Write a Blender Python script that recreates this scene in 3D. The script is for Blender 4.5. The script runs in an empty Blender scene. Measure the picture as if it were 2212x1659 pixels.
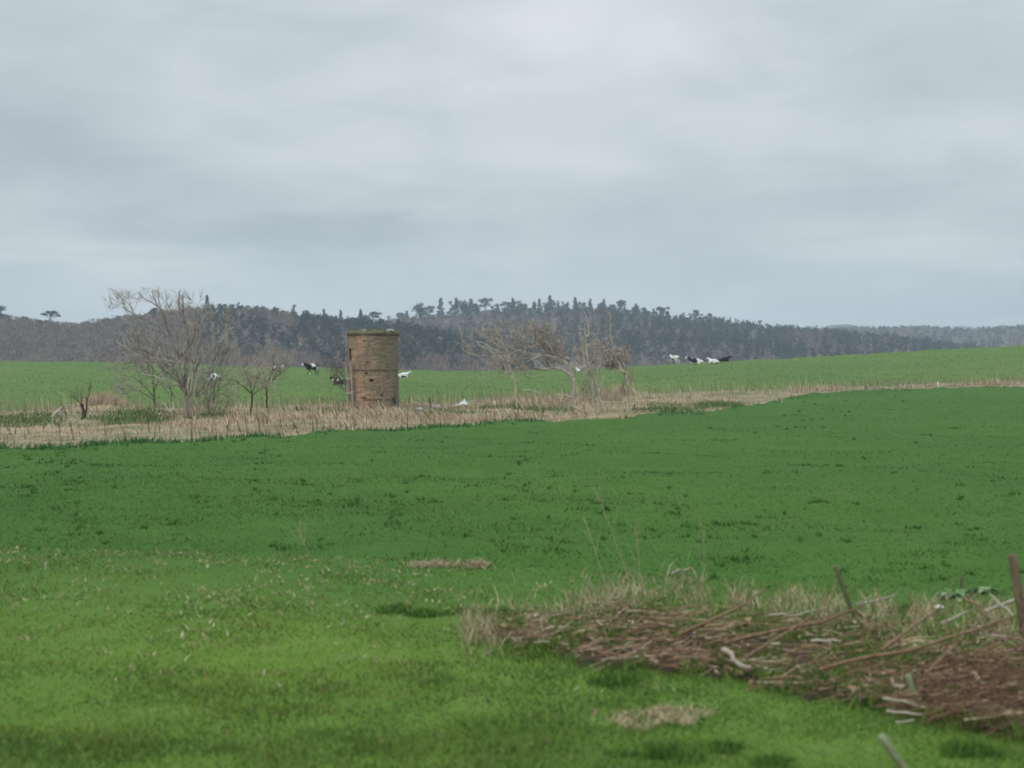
import bpy, bmesh, math, random
import numpy as np
from mathutils import Vector

C = bpy.context.scene.collection
PI = math.pi
F, CX, HY = 3039.0, 1106.0, 790.0        # focal length, centre column and eye level of the view, in photo-view units
RNG = np.random.default_rng(7)

# ------------------------------------------------------------------ object helpers
def tag(o, label=None, cat=None, group=None, kind=None):
    if label:
        if len(label.split()) > 16: print('LONG', len(label.split()), label)
        o['label'] = label
    if cat: o['category'] = cat
    if group: o['group'] = group
    if kind: o['kind'] = kind
    return o

def empty(name, loc, rz=0.0):
    o = bpy.data.objects.new(name, None); C.objects.link(o)
    o.location = loc; o.rotation_euler = (0, 0, rz); o.empty_display_size = 0.3
    return o

def link(name, me, parent=None):
    o = bpy.data.objects.new(name, me); C.objects.link(o)
    if parent: o.parent = parent
    return o

def make_mesh(name, verts, faces, mat, tint=None, smooth=False, parent=None, link_it=True):
    """faces: list of (n,k) int arrays"""
    verts = np.asarray(verts, dtype=np.float32).reshape(-1, 3)
    me = bpy.data.meshes.new(name)
    faces = [np.asarray(f, dtype=np.int32) for f in faces if len(f)]
    loops = np.concatenate([f.ravel() for f in faces])
    tot = np.concatenate([np.full(len(f), f.shape[1], np.int32) for f in faces])
    start = np.concatenate([[0], np.cumsum(tot)[:-1]]).astype(np.int32)
    me.vertices.add(len(verts)); me.vertices.foreach_set('co', verts.ravel())
    me.loops.add(len(loops)); me.loops.foreach_set('vertex_index', loops)
    me.polygons.add(len(tot)); me.polygons.foreach_set('loop_start', start)
    me.polygons.foreach_set('loop_total', tot)
    if smooth: me.polygons.foreach_set('use_smooth', np.ones(len(tot), bool))
    me.update(calc_edges=True); me.validate()
    if tint is not None:
        t = np.asarray(tint, dtype=np.float32)
        col = np.ones((len(verts), 4), np.float32); col[:, :3] = t
        a = me.color_attributes.new('tint', 'FLOAT_COLOR', 'POINT')
        a.data.foreach_set('color', col.ravel())
    me.materials.append(mat)
    if not link_it: return me
    return link(name, me, parent)

# ------------------------------------------------------------------ materials
def new_mat(name):
    m = bpy.data.materials.new(name); m.use_nodes = True
    nt = m.node_tree; nt.nodes.clear()
    out = nt.nodes.new('ShaderNodeOutputMaterial')
    b = nt.nodes.new('ShaderNodeBsdfPrincipled')
    b.inputs['Roughness'].default_value = 0.9
    b.inputs['Specular IOR Level'].default_value = 0.06
    nt.links.new(b.outputs[0], out.inputs[0])
    return m, nt, b, out

def N(nt, typ, **kw):
    n = nt.nodes.new(typ)
    for k, v in kw.items(): setattr(n, k, v)
    return n

def noise(nt, vec, scale, detail=4, rough=0.55, dist=0.0, dims='3D', w=0):
    n = N(nt, 'ShaderNodeTexNoise', noise_dimensions=dims)
    n.inputs['Scale'].default_value = scale; n.inputs['Detail'].default_value = detail
    n.inputs['Roughness'].default_value = rough; n.inputs['Distortion'].default_value = dist
    if dims == '4D': n.inputs['W'].default_value = w
    nt.links.new(vec, n.inputs['Vector'])
    return n.outputs['Fac']

def ramp(nt, fac, stops):
    r = N(nt, 'ShaderNodeValToRGB'); e = r.color_ramp.elements
    while len(e) < len(stops): e.new(0.5)
    for k, (p, c) in enumerate(stops):
        e[k].position = p; e[k].color = (*c, 1)
    nt.links.new(fac, r.inputs[0])
    return r.outputs[0]

def mix(nt, fac, a, b, mode='MIX'):
    m = N(nt, 'ShaderNodeMix', data_type='RGBA', blend_type=mode)
    for s, v in ((m.inputs[0], fac), (m.inputs[6], a), (m.inputs[7], b)):
        if hasattr(v, 'links'): nt.links.new(v, s)
        elif isinstance(v, (int, float)): s.default_value = v
        else: s.default_value = (*v, 1)
    return m.outputs[2]

def mapping(nt, scale=(1, 1, 1), coord='Object'):
    t = N(nt, 'ShaderNodeTexCoord'); mp = N(nt, 'ShaderNodeMapping')
    mp.inputs['Scale'].default_value = scale
    nt.links.new(t.outputs[coord], mp.inputs[0])
    return mp.outputs[0]

def bump(nt, b, fac, strength=0.5, dist=0.05):
    n = N(nt, 'ShaderNodeBump'); n.inputs['Strength'].default_value = strength
    n.inputs['Distance'].default_value = dist
    nt.links.new(fac, n.inputs['Height']); nt.links.new(n.outputs[0], b.inputs['Normal'])

def ground_mat(name, c_lo, c_mid, c_hi, scales=(0.12, 0.9, 6.0), bstr=0.6, bdist=0.05, other=None):
    m, nt, b, _ = new_mat(name)
    v = mapping(nt)
    big = noise(nt, v, scales[0], 3); med = noise(nt, v, scales[1], 5, 0.65); fine = noise(nt, v, scales[2], 4, 0.7)
    c1 = ramp(nt, med, [(0.3, c_lo), (0.52, c_mid), (0.75, c_hi)])
    c2 = ramp(nt, fine, [(0.3, (0.75, 0.75, 0.75)), (0.6, (1, 1, 1)), (0.8, (1.15, 1.15, 1.12))])
    c = mix(nt, 1.0, c1, c2, 'MULTIPLY')
    c3 = ramp(nt, big, [(0.3, (0.82, 0.9, 0.9)), (0.7, (1.12, 1.06, 1.0))])
    c = mix(nt, 1.0, c, c3, 'MULTIPLY')
    if other:                                   # the sown grass creeps into the verge along the field edge, in patches
        a = N(nt, 'ShaderNodeAttribute', attribute_name='tint')
        ad = N(nt, 'ShaderNodeMath', operation='ADD'); nt.links.new(a.outputs['Fac'], ad.inputs[0])
        sb = N(nt, 'ShaderNodeMath', operation='MULTIPLY_ADD'); nt.links.new(med, sb.inputs[0]); sb.inputs[1].default_value = 1.1; sb.inputs[2].default_value = -.55
        nt.links.new(sb.outputs[0], ad.inputs[1])
        c = mix(nt, ad.outputs[0], c, other)
    nt.links.new(c, b.inputs['Base Color'])
    bump(nt, b, fine, bstr, bdist)
    return m

def tint_mat(name, transl=0.25, rough=0.8):
    """leaf / blade surface: every blade has its own real colour, stored with the mesh"""
    m, nt, b, out = new_mat(name)
    b.inputs['Roughness'].default_value = rough
    a = N(nt, 'ShaderNodeAttribute', attribute_name='tint')
    nt.links.new(a.outputs['Color'], b.inputs['Base Color'])
    if transl > 0:
        tr = N(nt, 'ShaderNodeBsdfTranslucent'); nt.links.new(a.outputs['Color'], tr.inputs[0])
        ms = N(nt, 'ShaderNodeMixShader'); ms.inputs[0].default_value = transl
        nt.links.new(b.outputs[0], ms.inputs[1]); nt.links.new(tr.outputs[0], ms.inputs[2])
        nt.links.new(ms.outputs[0], out.inputs[0])
    return m

def bark_mat(name, c1, c2, scale=3.0):
    m, nt, b, _ = new_mat(name)
    v = mapping(nt, (1, 1, 0.35))
    f = noise(nt, v, scale, 5, 0.7)
    g = noise(nt, v, scale * 6, 3, 0.7)
    c = ramp(nt, f, [(0.3, c1), (0.65, c2)])
    c = mix(nt, 1.0, c, ramp(nt, g, [(0.3, (0.7, 0.7, 0.7)), (0.7, (1.15, 1.15, 1.15))]), 'MULTIPLY')
    nt.links.new(c, b.inputs['Base Color']); bump(nt, b, g, 0.5, 0.02)
    return m

M = {}
M['verge'] = ground_mat('verge_turf', (0.082, 0.154, 0.022), (0.098, 0.172, 0.029), (0.128, 0.190, 0.046), (0.25, 1.6, 14), 0.3, 0.03, (0.052, 0.116, 0.022))
M['crop'] = ground_mat('crop_turf', (0.044, 0.104, 0.018), (0.052, 0.118, 0.021), (0.062, 0.128, 0.026), (0.05, 0.7, 5), 0.3, 0.04)
M['rough'] = ground_mat('rough_turf', (0.100, 0.125, 0.045), (0.235, 0.195, 0.120), (0.420, 0.335, 0.240), (0.10, 0.55, 4), 0.7, 0.08)
M['pasture'] = ground_mat('pasture_turf', (0.086, 0.144, 0.036), (0.096, 0.155, 0.041), (0.110, 0.166, 0.048), (0.02, 0.16, 1.6), 0.2, 0.05)
M['hill'] = ground_mat('leaf_litter_slope', (0.085, 0.068, 0.055), (0.120, 0.095, 0.078), (0.150, 0.120, 0.098), (0.006, 0.05, 0.3), 0.5, 0.4)
M['far_hill'] = ground_mat('distant_heath', (0.05, 0.05, 0.035), (0.07, 0.065, 0.05), (0.09, 0.08, 0.06), (0.004, 0.02, 0.1), 0.5, 1.0)
M['soil'] = ground_mat('brash_soil', (0.035, 0.027, 0.017), (0.070, 0.050, 0.033), (0.130, 0.095, 0.062), (0.3, 2.0, 16), 0.9, 0.06)
M['blade'] = tint_mat('grass_blade', 0.25)
M['straw'] = tint_mat('dry_straw', 0.15)
M['twig'] = tint_mat('dead_twig', 0.0, 0.9)
M['needle'] = tint_mat('pine_needles', 0.0, 0.9)
M['bark'] = bark_mat('grey_bark', (0.150, 0.130, 0.105), (0.320, 0.285, 0.235))
M['bark_pale'] = bark_mat('bleached_bark', (0.270, 0.235, 0.185), (0.520, 0.470, 0.385))
M['bark_dark'] = bark_mat('dark_bark', (0.032, 0.027, 0.020), (0.085, 0.070, 0.052))
M['bark_far'] = bark_mat('pine_bark', (0.050, 0.036, 0.028), (0.095, 0.070, 0.055))

# ------------------------------------------------------------------ terrain
def ip(x, pts):
    pts = sorted(pts); return np.interp(x, [p[0] for p in pts], [p[1] for p in pts])

def sstep(a, b, x):
    t = np.clip((x - a) / (b - a), 0, 1); return t * t * (3 - 2 * t)

CREST = [(-900, 776), (0, 779), (250, 783), (600, 793), (850, 799), (1000, 801), (1150, 801), (1250, 799), (1380, 791), (1600, 779), (1900, 763), (2212, 745), (3100, 690)]
Y4 = 225.0
def relief(px, Y):
    """height of the land relative to the eye, along view column px at depth Y"""
    px = np.asarray(px, float); Y = np.asarray(Y, float)
    Yk = 105 + 35 * sstep(900, 2212, px); zk = -3.0 + 0.7 * sstep(900, 2212, px)
    z4 = (HY - ip(px, CREST)) / F * Y4
    a = -3.0 + (zk + 3.0) * np.clip((Y - 30) / (Yk - 30), 0, 1)
    s = np.clip((Y - Yk) / (Y4 - Yk), 0, 1)
    z = np.where(Y < Yk, a, zk + (z4 - zk) * s)
    over = np.clip(Y - Y4, 0, None)
    z = z - np.where(over > 0, 0.0009 * over ** 2, 0) * (over < 140) - np.where(over >= 140, 0.0009 * 140 ** 2, 0)
    return z
def bumps(x, y):
    return 0.05 * np.sin(x * 0.37 + 1.3) * np.sin(y * 0.29 + .4) + 0.035 * np.sin(x * 0.91 + y * .63) + 0.03 * np.sin(x * .21 - y * .87 + 2)
MOUNDS = []
def gz_xy(x, y):
    x = np.asarray(x, float); y = np.asarray(y, float)
    z = relief(CX + x / y * F, y) + bumps(x, y) * np.clip(y / 30, 0.3, 1.5)
    for (mx, my, sx, sy, h) in MOUNDS:
        z = z + h * np.exp(-((x - mx) / sx) ** 2 - ((y - my) / sy) ** 2)
    return z
YS = np.geomspace(6.0, Y4, 1500)
def hit(px, py):
    """depth at which the ground is seen in photo-view column px, row py (arrays)"""
    px = np.atleast_1d(np.asarray(px, float)); py = np.broadcast_to(np.asarray(py, float), px.shape)
    out = np.empty(px.shape)
    for i0 in range(0, len(px), 4000):
        p = px[i0:i0 + 4000]; q = py[i0:i0 + 4000]
        rows = HY - relief(p[:, None], YS[None, :]) / YS[None, :] * F
        k = np.argmax(rows <= q[:, None], axis=1)
        none = rows[:, -1] > q
        out[i0:i0 + 4000] = np.where(none, Y4, YS[k])
    return out
def spot(px, py):
    Y = float(hit([px], [py])[0]); x = (px - CX) / F * Y
    return Vector((x, Y, float(gz_xy(x, Y))))
def at(px, Y):
    x = (px - CX) / F * Y
    return Vector((x, Y, float(gz_xy(x, Y))))
def U(Y): return Y / F                     # metres per photo-view unit at depth Y

EDGE1 = [(-900, 1168), (0, 1178), (600, 1195), (900, 1215), (1100, 1228), (1400, 1246), (1800, 1262), (2212, 1275), (3100, 1295)]
EDGE2 = [(-900, 1005), (0, 968), (300, 957), (620, 940), (860, 925), (1100, 913), (1400, 899), (1540, 888), (1620, 876), (1690, 862), (1760, 850), (1850, 845), (2000, 840), (2212, 834), (3100, 815)]
EDGE3 = [(-900, 894), (0, 893), (300, 886), (800, 873), (1000, 866), (1250, 858), (1400, 850), (1700, 840), (1850, 836), (2000, 830), (2212, 823), (3100, 803)]

MOUNDS += [((215 - CX) / F * 88, 88, 3.0, 4.0, 0.55), ((330 - CX) / F * 80, 82, 4, 3, 0.2), ((808 - CX) / F * 96, 94, 4, 5, 0.15),
           ((1180 - CX) / F * 103, 103, 5, 4, 0.3)]
cols = np.concatenate([np.linspace(-900, -150, 60), np.linspace(-140, 2350, 520), np.linspace(2360, 3100, 60)])
def wob(px, s, a): return a * (np.sin(px * 0.031 * s) + 0.6 * np.sin(px * 0.083 * s + 1) + 0.5 * np.sin(px * 0.21 * s + 2))
Yb0 = np.full(len(cols), 6.5)
Yb1 = hit(cols, ip(cols, EDGE1) + wob(cols, 1, 3)); Yb2 = hit(cols, ip(cols, EDGE2) + wob(cols, 1.4, 1.0))
Yb3 = np.maximum(hit(cols, ip(cols, EDGE3) + wob(cols, 1.1, 0.5)), Yb2 + 3); Yb4 = np.full(len(cols), Y4); Yb5 = np.full(len(cols), 700.0)
def sheet(name, Ya, Yb, n, mat, label, geo=True, smooth=True):
    t = np.linspace(0, 1, n)[:, None]
    Y = Ya[None] * (Yb / Ya)[None] ** t
    X = (cols[None] - CX) / F * Y
    Z = gz_xy(X, Y)
    v = np.stack([X, Y, Z], -1).reshape(-1, 3)
    m = len(cols)
    i = (np.arange(n - 1)[:, None] * m + np.arange(m - 1)[None]).ravel()
    f = np.stack([i, i + 1, i + m + 1, i + m], 1)
    e = None
    if name == 'grass_verge':
        e = np.repeat(sstep(.70, .98, np.broadcast_to(t, Y.shape)).reshape(-1, 1), 3, 1)
    o = make_mesh(name, v, [f], mat, e, smooth=smooth)
    return tag(o, label, None, None, 'structure')
sheet('grass_verge', Yb0, Yb1, 60, M['verge'], 'yellow-green grass verge in the foreground')
sheet('crop_field', Yb1, Yb2, 110, M['crop'], 'smooth bright green field between the verge and the dry grass')
sheet('rough_ground', Yb2, Yb3, 40, M['rough'], 'strip of rough ground round the tower')
sheet('pasture', Yb3, Yb4, 70, M['pasture'], 'paler green rising pasture behind the tower')
sheet('valley_floor', Yb4, Yb5, 40, M['hill'], 'low ground hidden behind the pasture')

# ------------------------------------------------------------------ vectorised plants
def blades(px, py, h, w, lean, tint, name, mat, label, cat=None, kind='stuff', group=None, two=True, wind=0.0, lift=0.0, world=None, parent=None):
    """one blade per entry, rooted on the ground; h, w arrays of metres"""
    n = len(h)
    if world is None:
        Y = hit(px, py); X = (px - CX) / F * Y
    else:
        X, Y = world
    Z = gz_xy(X, Y) - 0.01 + lift
    base = np.stack([X, Y, Z], 1)
    a = RNG.uniform(0, 2 * PI, n)
    side = np.stack([np.cos(a), np.sin(a) * 0.6, np.zeros(n)], 1) * (w / 2)[:, None]
    la = RNG.uniform(0, 2 * PI, n); lm = lean * RNG.uniform(0.2, 1, n)
    tipv = np.stack([np.cos(la) * lm + wind, np.sin(la) * lm, np.ones(n)], 1)
    tipv /= np.linalg.norm(tipv, axis=1)[:, None]
    tip = base + tipv * h[:, None]
    if two:
        mid = base + (tipv * np.array([0.55, 0.55, 1]))* (h * 0.55)[:, None]
        v = np.stack([base - side, base + side, mid - side * .75, mid + side * .75, tip], 1).reshape(-1, 3)
        i = np.arange(n) * 5
        fs = [np.stack([i, i + 1, i + 3, i + 2], 1), np.stack([i + 2, i + 3, i + 4], 1)]; k = 5
    else:
        v = np.stack([base - side, base + side, tip], 1).reshape(-1, 3)
        i = np.arange(n) * 3; fs = [np.stack([i, i + 1, i + 2], 1)]; k = 3
    o = make_mesh(name, v, fs, mat, np.repeat(tint, k, 0), parent=parent)
    return tag(o, label, cat, group, kind)

def palette(n, cols_, jitter=0.15, p=None):
    c = np.array(cols_)[RNG.choice(len(cols_), n, p=p)]
    return np.clip(c * (1 + RNG.normal(0, jitter, (n, 1))) * (1 + RNG.normal(0, jitter * .3, (n, 3))), 0.005, 0.9)

def clump_noise(x, y, s, seed=0):
    """cheap smooth value noise in 0..1"""
    r = np.random.default_rng(seed); tab = r.random((64, 64))
    u = x * s + 1000; v = y * s + 1000
    i = np.floor(u).astype(int); j = np.floor(v).astype(int); fu = u - i; fv = v - j
    fu = fu * fu * (3 - 2 * fu); fv = fv * fv * (3 - 2 * fv)
    g = lambda a, b: tab[a % 64, b % 64]
    return (g(i, j) * (1 - fu) + g(i + 1, j) * fu) * (1 - fv) + (g(i, j + 1) * (1 - fu) + g(i + 1, j + 1) * fu) * fv

# --- foreground verge grass
n = 170000
px = RNG.uniform(-250, 2460, n); py = ip(px, EDGE1) - 4 + (1800 - ip(px, EDGE1)) * RNG.random(n) ** 0.9
Yv = hit(px, py); Xv = (px - CX) / F * Yv
cn = clump_noise(Xv, Yv, 0.9, 1) * .6 + clump_noise(Xv, Yv, 2.7, 2) * .4
keep = RNG.random(n) < 0.45 + 0.75 * cn
px, py, Yv, Xv, cn = px[keep], py[keep], Yv[keep], Xv[keep], cn[keep]; n = len(px)
h = (0.03 + 0.085 * cn ** 2) * RNG.uniform(0.6, 1.3, n); w = 0.007 + 0.0007 * Yv * RNG.uniform(.6, 1.2, n)
far = sstep(13, 22, Yv)[:, None]
tn = palette(n, [(0.106, 0.186, 0.035), (0.087, 0.166, 0.032), (0.140, 0.200, 0.054), (0.067, 0.138, 0.030), (0.23, 0.21, 0.11)], 0.10, [.36, .30, .2, .09, .05])
cool = palette(n, [(0.084, 0.156, 0.030), (0.106, 0.168, 0.038), (0.058, 0.122, 0.025), (0.23, 0.21, 0.12)], 0.10, [.42, .32, .18, .08])
tn = tn * (1 - far * .7) + cool * far * .7
patch = clump_noise(Xv * .45, Yv, 1.1, 17) * .6 + clump_noise(Xv * .5, Yv, 3.1, 18) * .4      # finer and coarser sorts of grass grow in patches
tn *= np.stack([(.66 + .82 * patch) * (1.10 - .14 * sstep(600, 1500, px)), .76 + .52 * patch, .80 + .4 * patch], 1)
blades(px, py, h, w, 1.5, tn, 'verge_grass', M['blade'], 'short yellow-green grass covering the near verge', world=(Xv, Yv))

# --- crop field: low young blades
n = 120000
px = RNG.uniform(-150, 2360, n); t = RNG.random(n) ** 0.85
py = ip(px, EDGE1) + 55 * RNG.random(n) ** 3 + (ip(px, EDGE2) - ip(px, EDGE1)) * t
Yc = hit(px, py); Xc = (px - CX) / F * Yc
cn = clump_noise(Xc * .4, Yc, 0.5, 3) * .5 + clump_noise(Xc * .5, Yc, 1.7, 4) * .5
keep = RNG.random(n) < 0.5 + 0.6 * cn; px, py, Xc, Yc, cn = px[keep], py[keep], Xc[keep], Yc[keep], cn[keep]; n = len(px)
h = (0.025 + 0.03 * cn) * RNG.uniform(.6, 1.3, n) * (1 + 0.004 * Yc); w = 0.012 + 0.0010 * Yc * RNG.uniform(.5, 1.3, n)
tn = palette(n, [(0.060, 0.142, 0.027), (0.053, 0.130, 0.025), (0.076, 0.154, 0.033), (0.041, 0.104, 0.021), (0.100, 0.168, 0.050)], 0.08, [.42, .25, .2, .08, .05])
vr = clump_noise(Xc * .35, Yc, .16, 19) * .6 + clump_noise(Xc * .4, Yc, .5, 20) * .4            # thinner, yellower growth in drifts
tn = tn * np.stack([.72 + .6 * vr, .84 + .32 * vr, .8 + .4 * vr], 1)
blades(px, py, h, w, 1.8, tn, 'crop_grass', M['blade'], 'short green grass of the smooth field', two=False, world=(Xc, Yc))
# darker taller tufts dotted over the field
n0 = 1500; px0 = RNG.uniform(-100, 2320, n0); py0 = ip(px0, EDGE1) + (ip(px0, EDGE2) - ip(px0, EDGE1)) * RNG.random(n0) ** .8
k_ = RNG.random(n0) < (clump_noise(px0, py0 * 3, .007, 29) * .6 + clump_noise(px0, py0 * 3, .02, 30) * .4) ** 4 * 3.2; px0, py0 = px0[k_], py0[k_]; n0 = len(px0)
Y0 = hit(px0, py0); X0 = (px0 - CX) / F * Y0; k = 16
X = np.repeat(X0, k) + RNG.normal(0, 1, n0 * k) * np.repeat(RNG.uniform(.05, .38, n0) * RNG.random(n0), k); Y = np.repeat(Y0, k) + RNG.normal(0, .08, n0 * k)
blades(None, None, RNG.uniform(.06, .12, n0 * k), 0.012 + 0.0008 * Y, 1.1, palette(n0 * k, [(0.038, 0.096, 0.018), (0.046, 0.108, 0.020)], .12), 'weed_tufts_in_crop', M['blade'],
       'darker green weed tufts dotted over the smooth field', two=False, world=(X, Y))

# --- pasture blades (far, coarse)
n = 26000
px = RNG.uniform(-100, 2320, n); py = ip(px, EDGE3) + (ip(px, CREST) - ip(px, EDGE3)) * RNG.random(n)
Yp = hit(px, py)
blades(px, py, RNG.uniform(.05, .12, n), 0.0012 * Yp, 1.8, palette(n, [(0.096, 0.156, 0.042), (0.086, 0.144, 0.036), (0.118, 0.170, 0.055), (0.14, .17, .075)], .06, [.5, .3, .15, .05]),
       'pasture_grass', M['blade'], 'grazed grass of the rising pasture', two=False)

# --- dry grass of the strip
def strip_pts(n, x0, x1, bias=1.0):
    px = RNG.uniform(x0, x1, n); f = RNG.random(n) ** bias
    return px, ip(px, EDGE2) + (ip(px, EDGE3) - ip(px, EDGE2)) * f
n = 100000
px, py = strip_pts(n, -150, 2360)
Yd = hit(px, py); Xd = (px - CX) / F * Yd
cn = clump_noise(Xd, Yd, 0.35, 5) * .6 + clump_noise(Xd, Yd, 1.1, 6) * .4
GREEN = [(290, 908, 75, 11), (700, 893, 90, 4), (960, 893, 60, 5), (50, 910, 70, 9), (1555, 876, 45, 7), (1440, 884, 60, 8), (1080, 884, 60, 5), (1180, 888, 60, 6), (455, 898, 40, 9)]
def green_at(px, py): return sum(np.exp(-((px - a) / c) ** 2 - ((py - b) / d) ** 2) for a, b, c, d in GREEN)
g = green_at(px, py)
keep = (RNG.random(n) < np.clip(cn * 3.0 - 1.0, .03, .75)) & (RNG.random(n) > g * 0.95)
keep &= ~((px > 1690) & (RNG.random(n) < .5))
keep &= ~((px > 1560) & (px < 1700) & (py < 862) & (RNG.random(n) < .8))
px, py, Xd, Yd, cn = px[keep], py[keep], Xd[keep], Yd[keep], cn[keep]; n = len(px)
tall = 0.17 + 0.30 * np.exp(-((px - 830) / 200) ** 2) + .30 * np.exp(-((px - 1150) / 140) ** 2) + .22 * np.exp(-((px - 480) / 160) ** 2) + .5 * np.exp(-((px - 225) / 50) ** 2) * (py < 905) + .22 * (px > 1650)
front = np.clip((ip(px, EDGE2) - py) / 14, 0.3, 1)
lowf = clump_noise(Xd, Yd * .6, .45, 25) * .6 + clump_noise(Xd, Yd, 1.0, 26) * .4
h = tall * RNG.uniform(.5, 1.4, n) * (0.10 + 2.6 * lowf ** 2) * front; w = 0.012 + 0.00035 * Yd
STRAW = [(0.500, 0.380, 0.268), (0.420, 0.310, 0.218), (0.600, 0.485, 0.365), (0.250, 0.180, 0.125), (0.150, 0.180, 0.060)]
tn = palette(n, STRAW, .15, [.33, .25, .18, .14, .10])
tn = tn * (.70 + .55 * clump_noise(Xd, Yd, .7, 15))[:, None]
blades(px, py, h, w, np.where(px < 420, 2.2, .75), tn, 'dry_grass', M['straw'], 'tan dead grass of the rough strip round the tower', two=True, wind=np.where((px > 560) & (px < 1050), -.95, -.40) * RNG.uniform(.4, 1.3, n), world=(Xd, Yd))
# green growth inside the strip
n = 9000; gi = RNG.choice(len(GREEN), n, p=np.array([3, .8, .8, 2, 2.2, 1.6, .8, .9, .7]) / 12.8)
ga = np.array(GREEN)[gi]
px = ga[:, 0] + RNG.normal(0, .6, n) * ga[:, 2]; py = ga[:, 1] + RNG.normal(0, .55, n) * ga[:, 3]
blades(px, py, RNG.uniform(.12, .38, n), RNG.uniform(.04, .10, n), 1.0, palette(n, [(0.075, 0.140, 0.030), (0.120, 0.190, 0.050), (0.040, 0.080, 0.020), (0.20, .24, .10)], .15),
       'green_nettles', M['blade'], 'low bright green leafy weeds growing in the dry strip', two=False)
# dark green fringe where the field meets the strip
n = 5200; px = RNG.uniform(-120, 2330, n); py = ip(px, EDGE2) + RNG.normal(2.0, 2.0, n)
keep = RNG.random(n) < clump_noise(px, py * 0, 0.02, 9) * 1.5 - .35; px, py = px[keep], py[keep]; n = len(px)
blades(px, py, RNG.uniform(.12, .32, n), RNG.uniform(.04, .09, n), .9, palette(n, [(0.036, 0.110, 0.034), (0.055, 0.140, 0.040)], .15), 'fringe_grass', M['blade'],
       'dark green grass fringe along the front of the dry strip', two=False)
# brown dead stems standing through the strip and the far bank
n = 2200; px, py = strip_pts(n, -100, 2330)
keep = RNG.random(n) < .25 + .75 * np.exp(-((px - 700) / 300) ** 2); px, py = px[keep], py[keep]; n = len(px)
blades(px, py, RNG.uniform(.25, .95, n) * (.5 + clump_noise(px, py, .03, 27)), RNG.uniform(.03, .06, n), .45, palette(n, [(0.105, 0.065, 0.042), (0.15, 0.095, 0.062), (.24, .18, .12)], .2), 'dead_dock_stems', M['straw'],
       'brown dead weed stems standing in the dry strip', wind=-.2)
n = 2600; px = RNG.uniform(-50, 2300, n); py = ip(px, EDGE3) + RNG.uniform(-4, 8, n)
blades(px, py, RNG.uniform(.3, 1.3, n), RNG.uniform(.025, .05, n), .25, palette(n, [(0.42, 0.35, 0.24), (0.30, .26, .16), (.18, .17, .09)], .2), 'pale_seed_stalks', M['straw'],
       'thin pale seed stalks along the back of the dry strip', wind=-.1)

# ------------------------------------------------------------------ tubes and bare trees
def tubes(lines, sides):
    """lines: list of (points (k,3), radii (k,)) -> verts, faces"""
    V, Q, T, off = [], [], [], 0
    ang = np.arange(sides) * 2 * PI / sides; ca, sa = np.cos(ang), np.sin(ang)
    for P, R in lines:
        P = np.asarray(P, float); R = np.asarray(R, float); k = len(P)
        D = np.gradient(P, axis=0); D /= np.linalg.norm(D, axis=1)[:, None] + 1e-9
        ref = np.array([0, 0, 1.0]) if abs(D[0, 2]) < .9 else np.array([0, 1.0, 0])
        A = np.cross(D, ref); A /= np.linalg.norm(A, axis=1)[:, None] + 1e-9
        B = np.cross(D, A)
        ring = P[:, None] + R[:, None, None] * (ca[None, :, None] * A[:, None] + sa[None, :, None] * B[:, None])
        V.append(ring.reshape(-1, 3))
        i = (np.arange(k - 1)[:, None] * sides + np.arange(sides)[None]).ravel()
        j = (np.arange(k - 1)[:, None] * sides + (np.arange(sides)[None] + 1) % sides).ravel()
        Q.append(np.stack([i, j, j + sides, i + sides], 1) + off)
        for c0, rev in ((0, True), ((k - 1) * sides, False)):
            idx = np.arange(sides) + c0 + off
            for s in range(1, sides - 1): T.append([idx[0], idx[s + 1], idx[s]] if rev else [idx[0], idx[s], idx[s + 1]])
        off += k * sides
    return np.concatenate(V), [np.concatenate(Q), np.array(T)]

def bend_line(rng, p, d, L, r0, r1, n=6, wig=0.25, pull=(0, 0, 0)):
    P = [np.array(p, float)]; d = np.array(d, float); d /= np.linalg.norm(d)
    for s in range(n):
        d = d + rng.normal(0, wig, 3) * (0.8) + np.array(pull) / n
        d /= np.linalg.norm(d); P.append(P[-1] + d * L / n)
    return np.array(P), np.linspace(r0, r1, n + 1)

def sprout(rng, line, depth, out, count, ratio, pull, spread=0.9, tmin=0.25, thin=0.5, minr=0.006):
    P, R = line; L = np.linalg.norm(np.diff(P, axis=0), axis=1).sum()
    for _ in range(rng.poisson(count)):
        t = rng.uniform(tmin, 1.0) * (len(P) - 1); i = min(int(t), len(P) - 2); f = t - i
        p = P[i] * (1 - f) + P[i + 1] * f; r = R[i] * (1 - f) + R[i + 1] * f
        d = P[i + 1] - P[i]; d = d / (np.linalg.norm(d) + 1e-9)
        d2 = d * .9 + rng.normal(0, spread * .75, 3) + np.array(pull) * .5
        r2 = max(r * thin, minr)
        ln = bend_line(rng, p, d2, min(max(L * ratio * rng.uniform(.5, 1.3), 0.35), rng.uniform(.55, 1.25)) * (1.0 if depth < 2 else 1.15), r2, max(r2 * .35, minr * .6), 4, .13, pull)
        out[min(depth, 2)].append(ln)
        if depth > 0: sprout(rng, ln, depth - 1, out, count * .85, ratio, pull, spread, 0.15, thin, minr)

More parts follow.
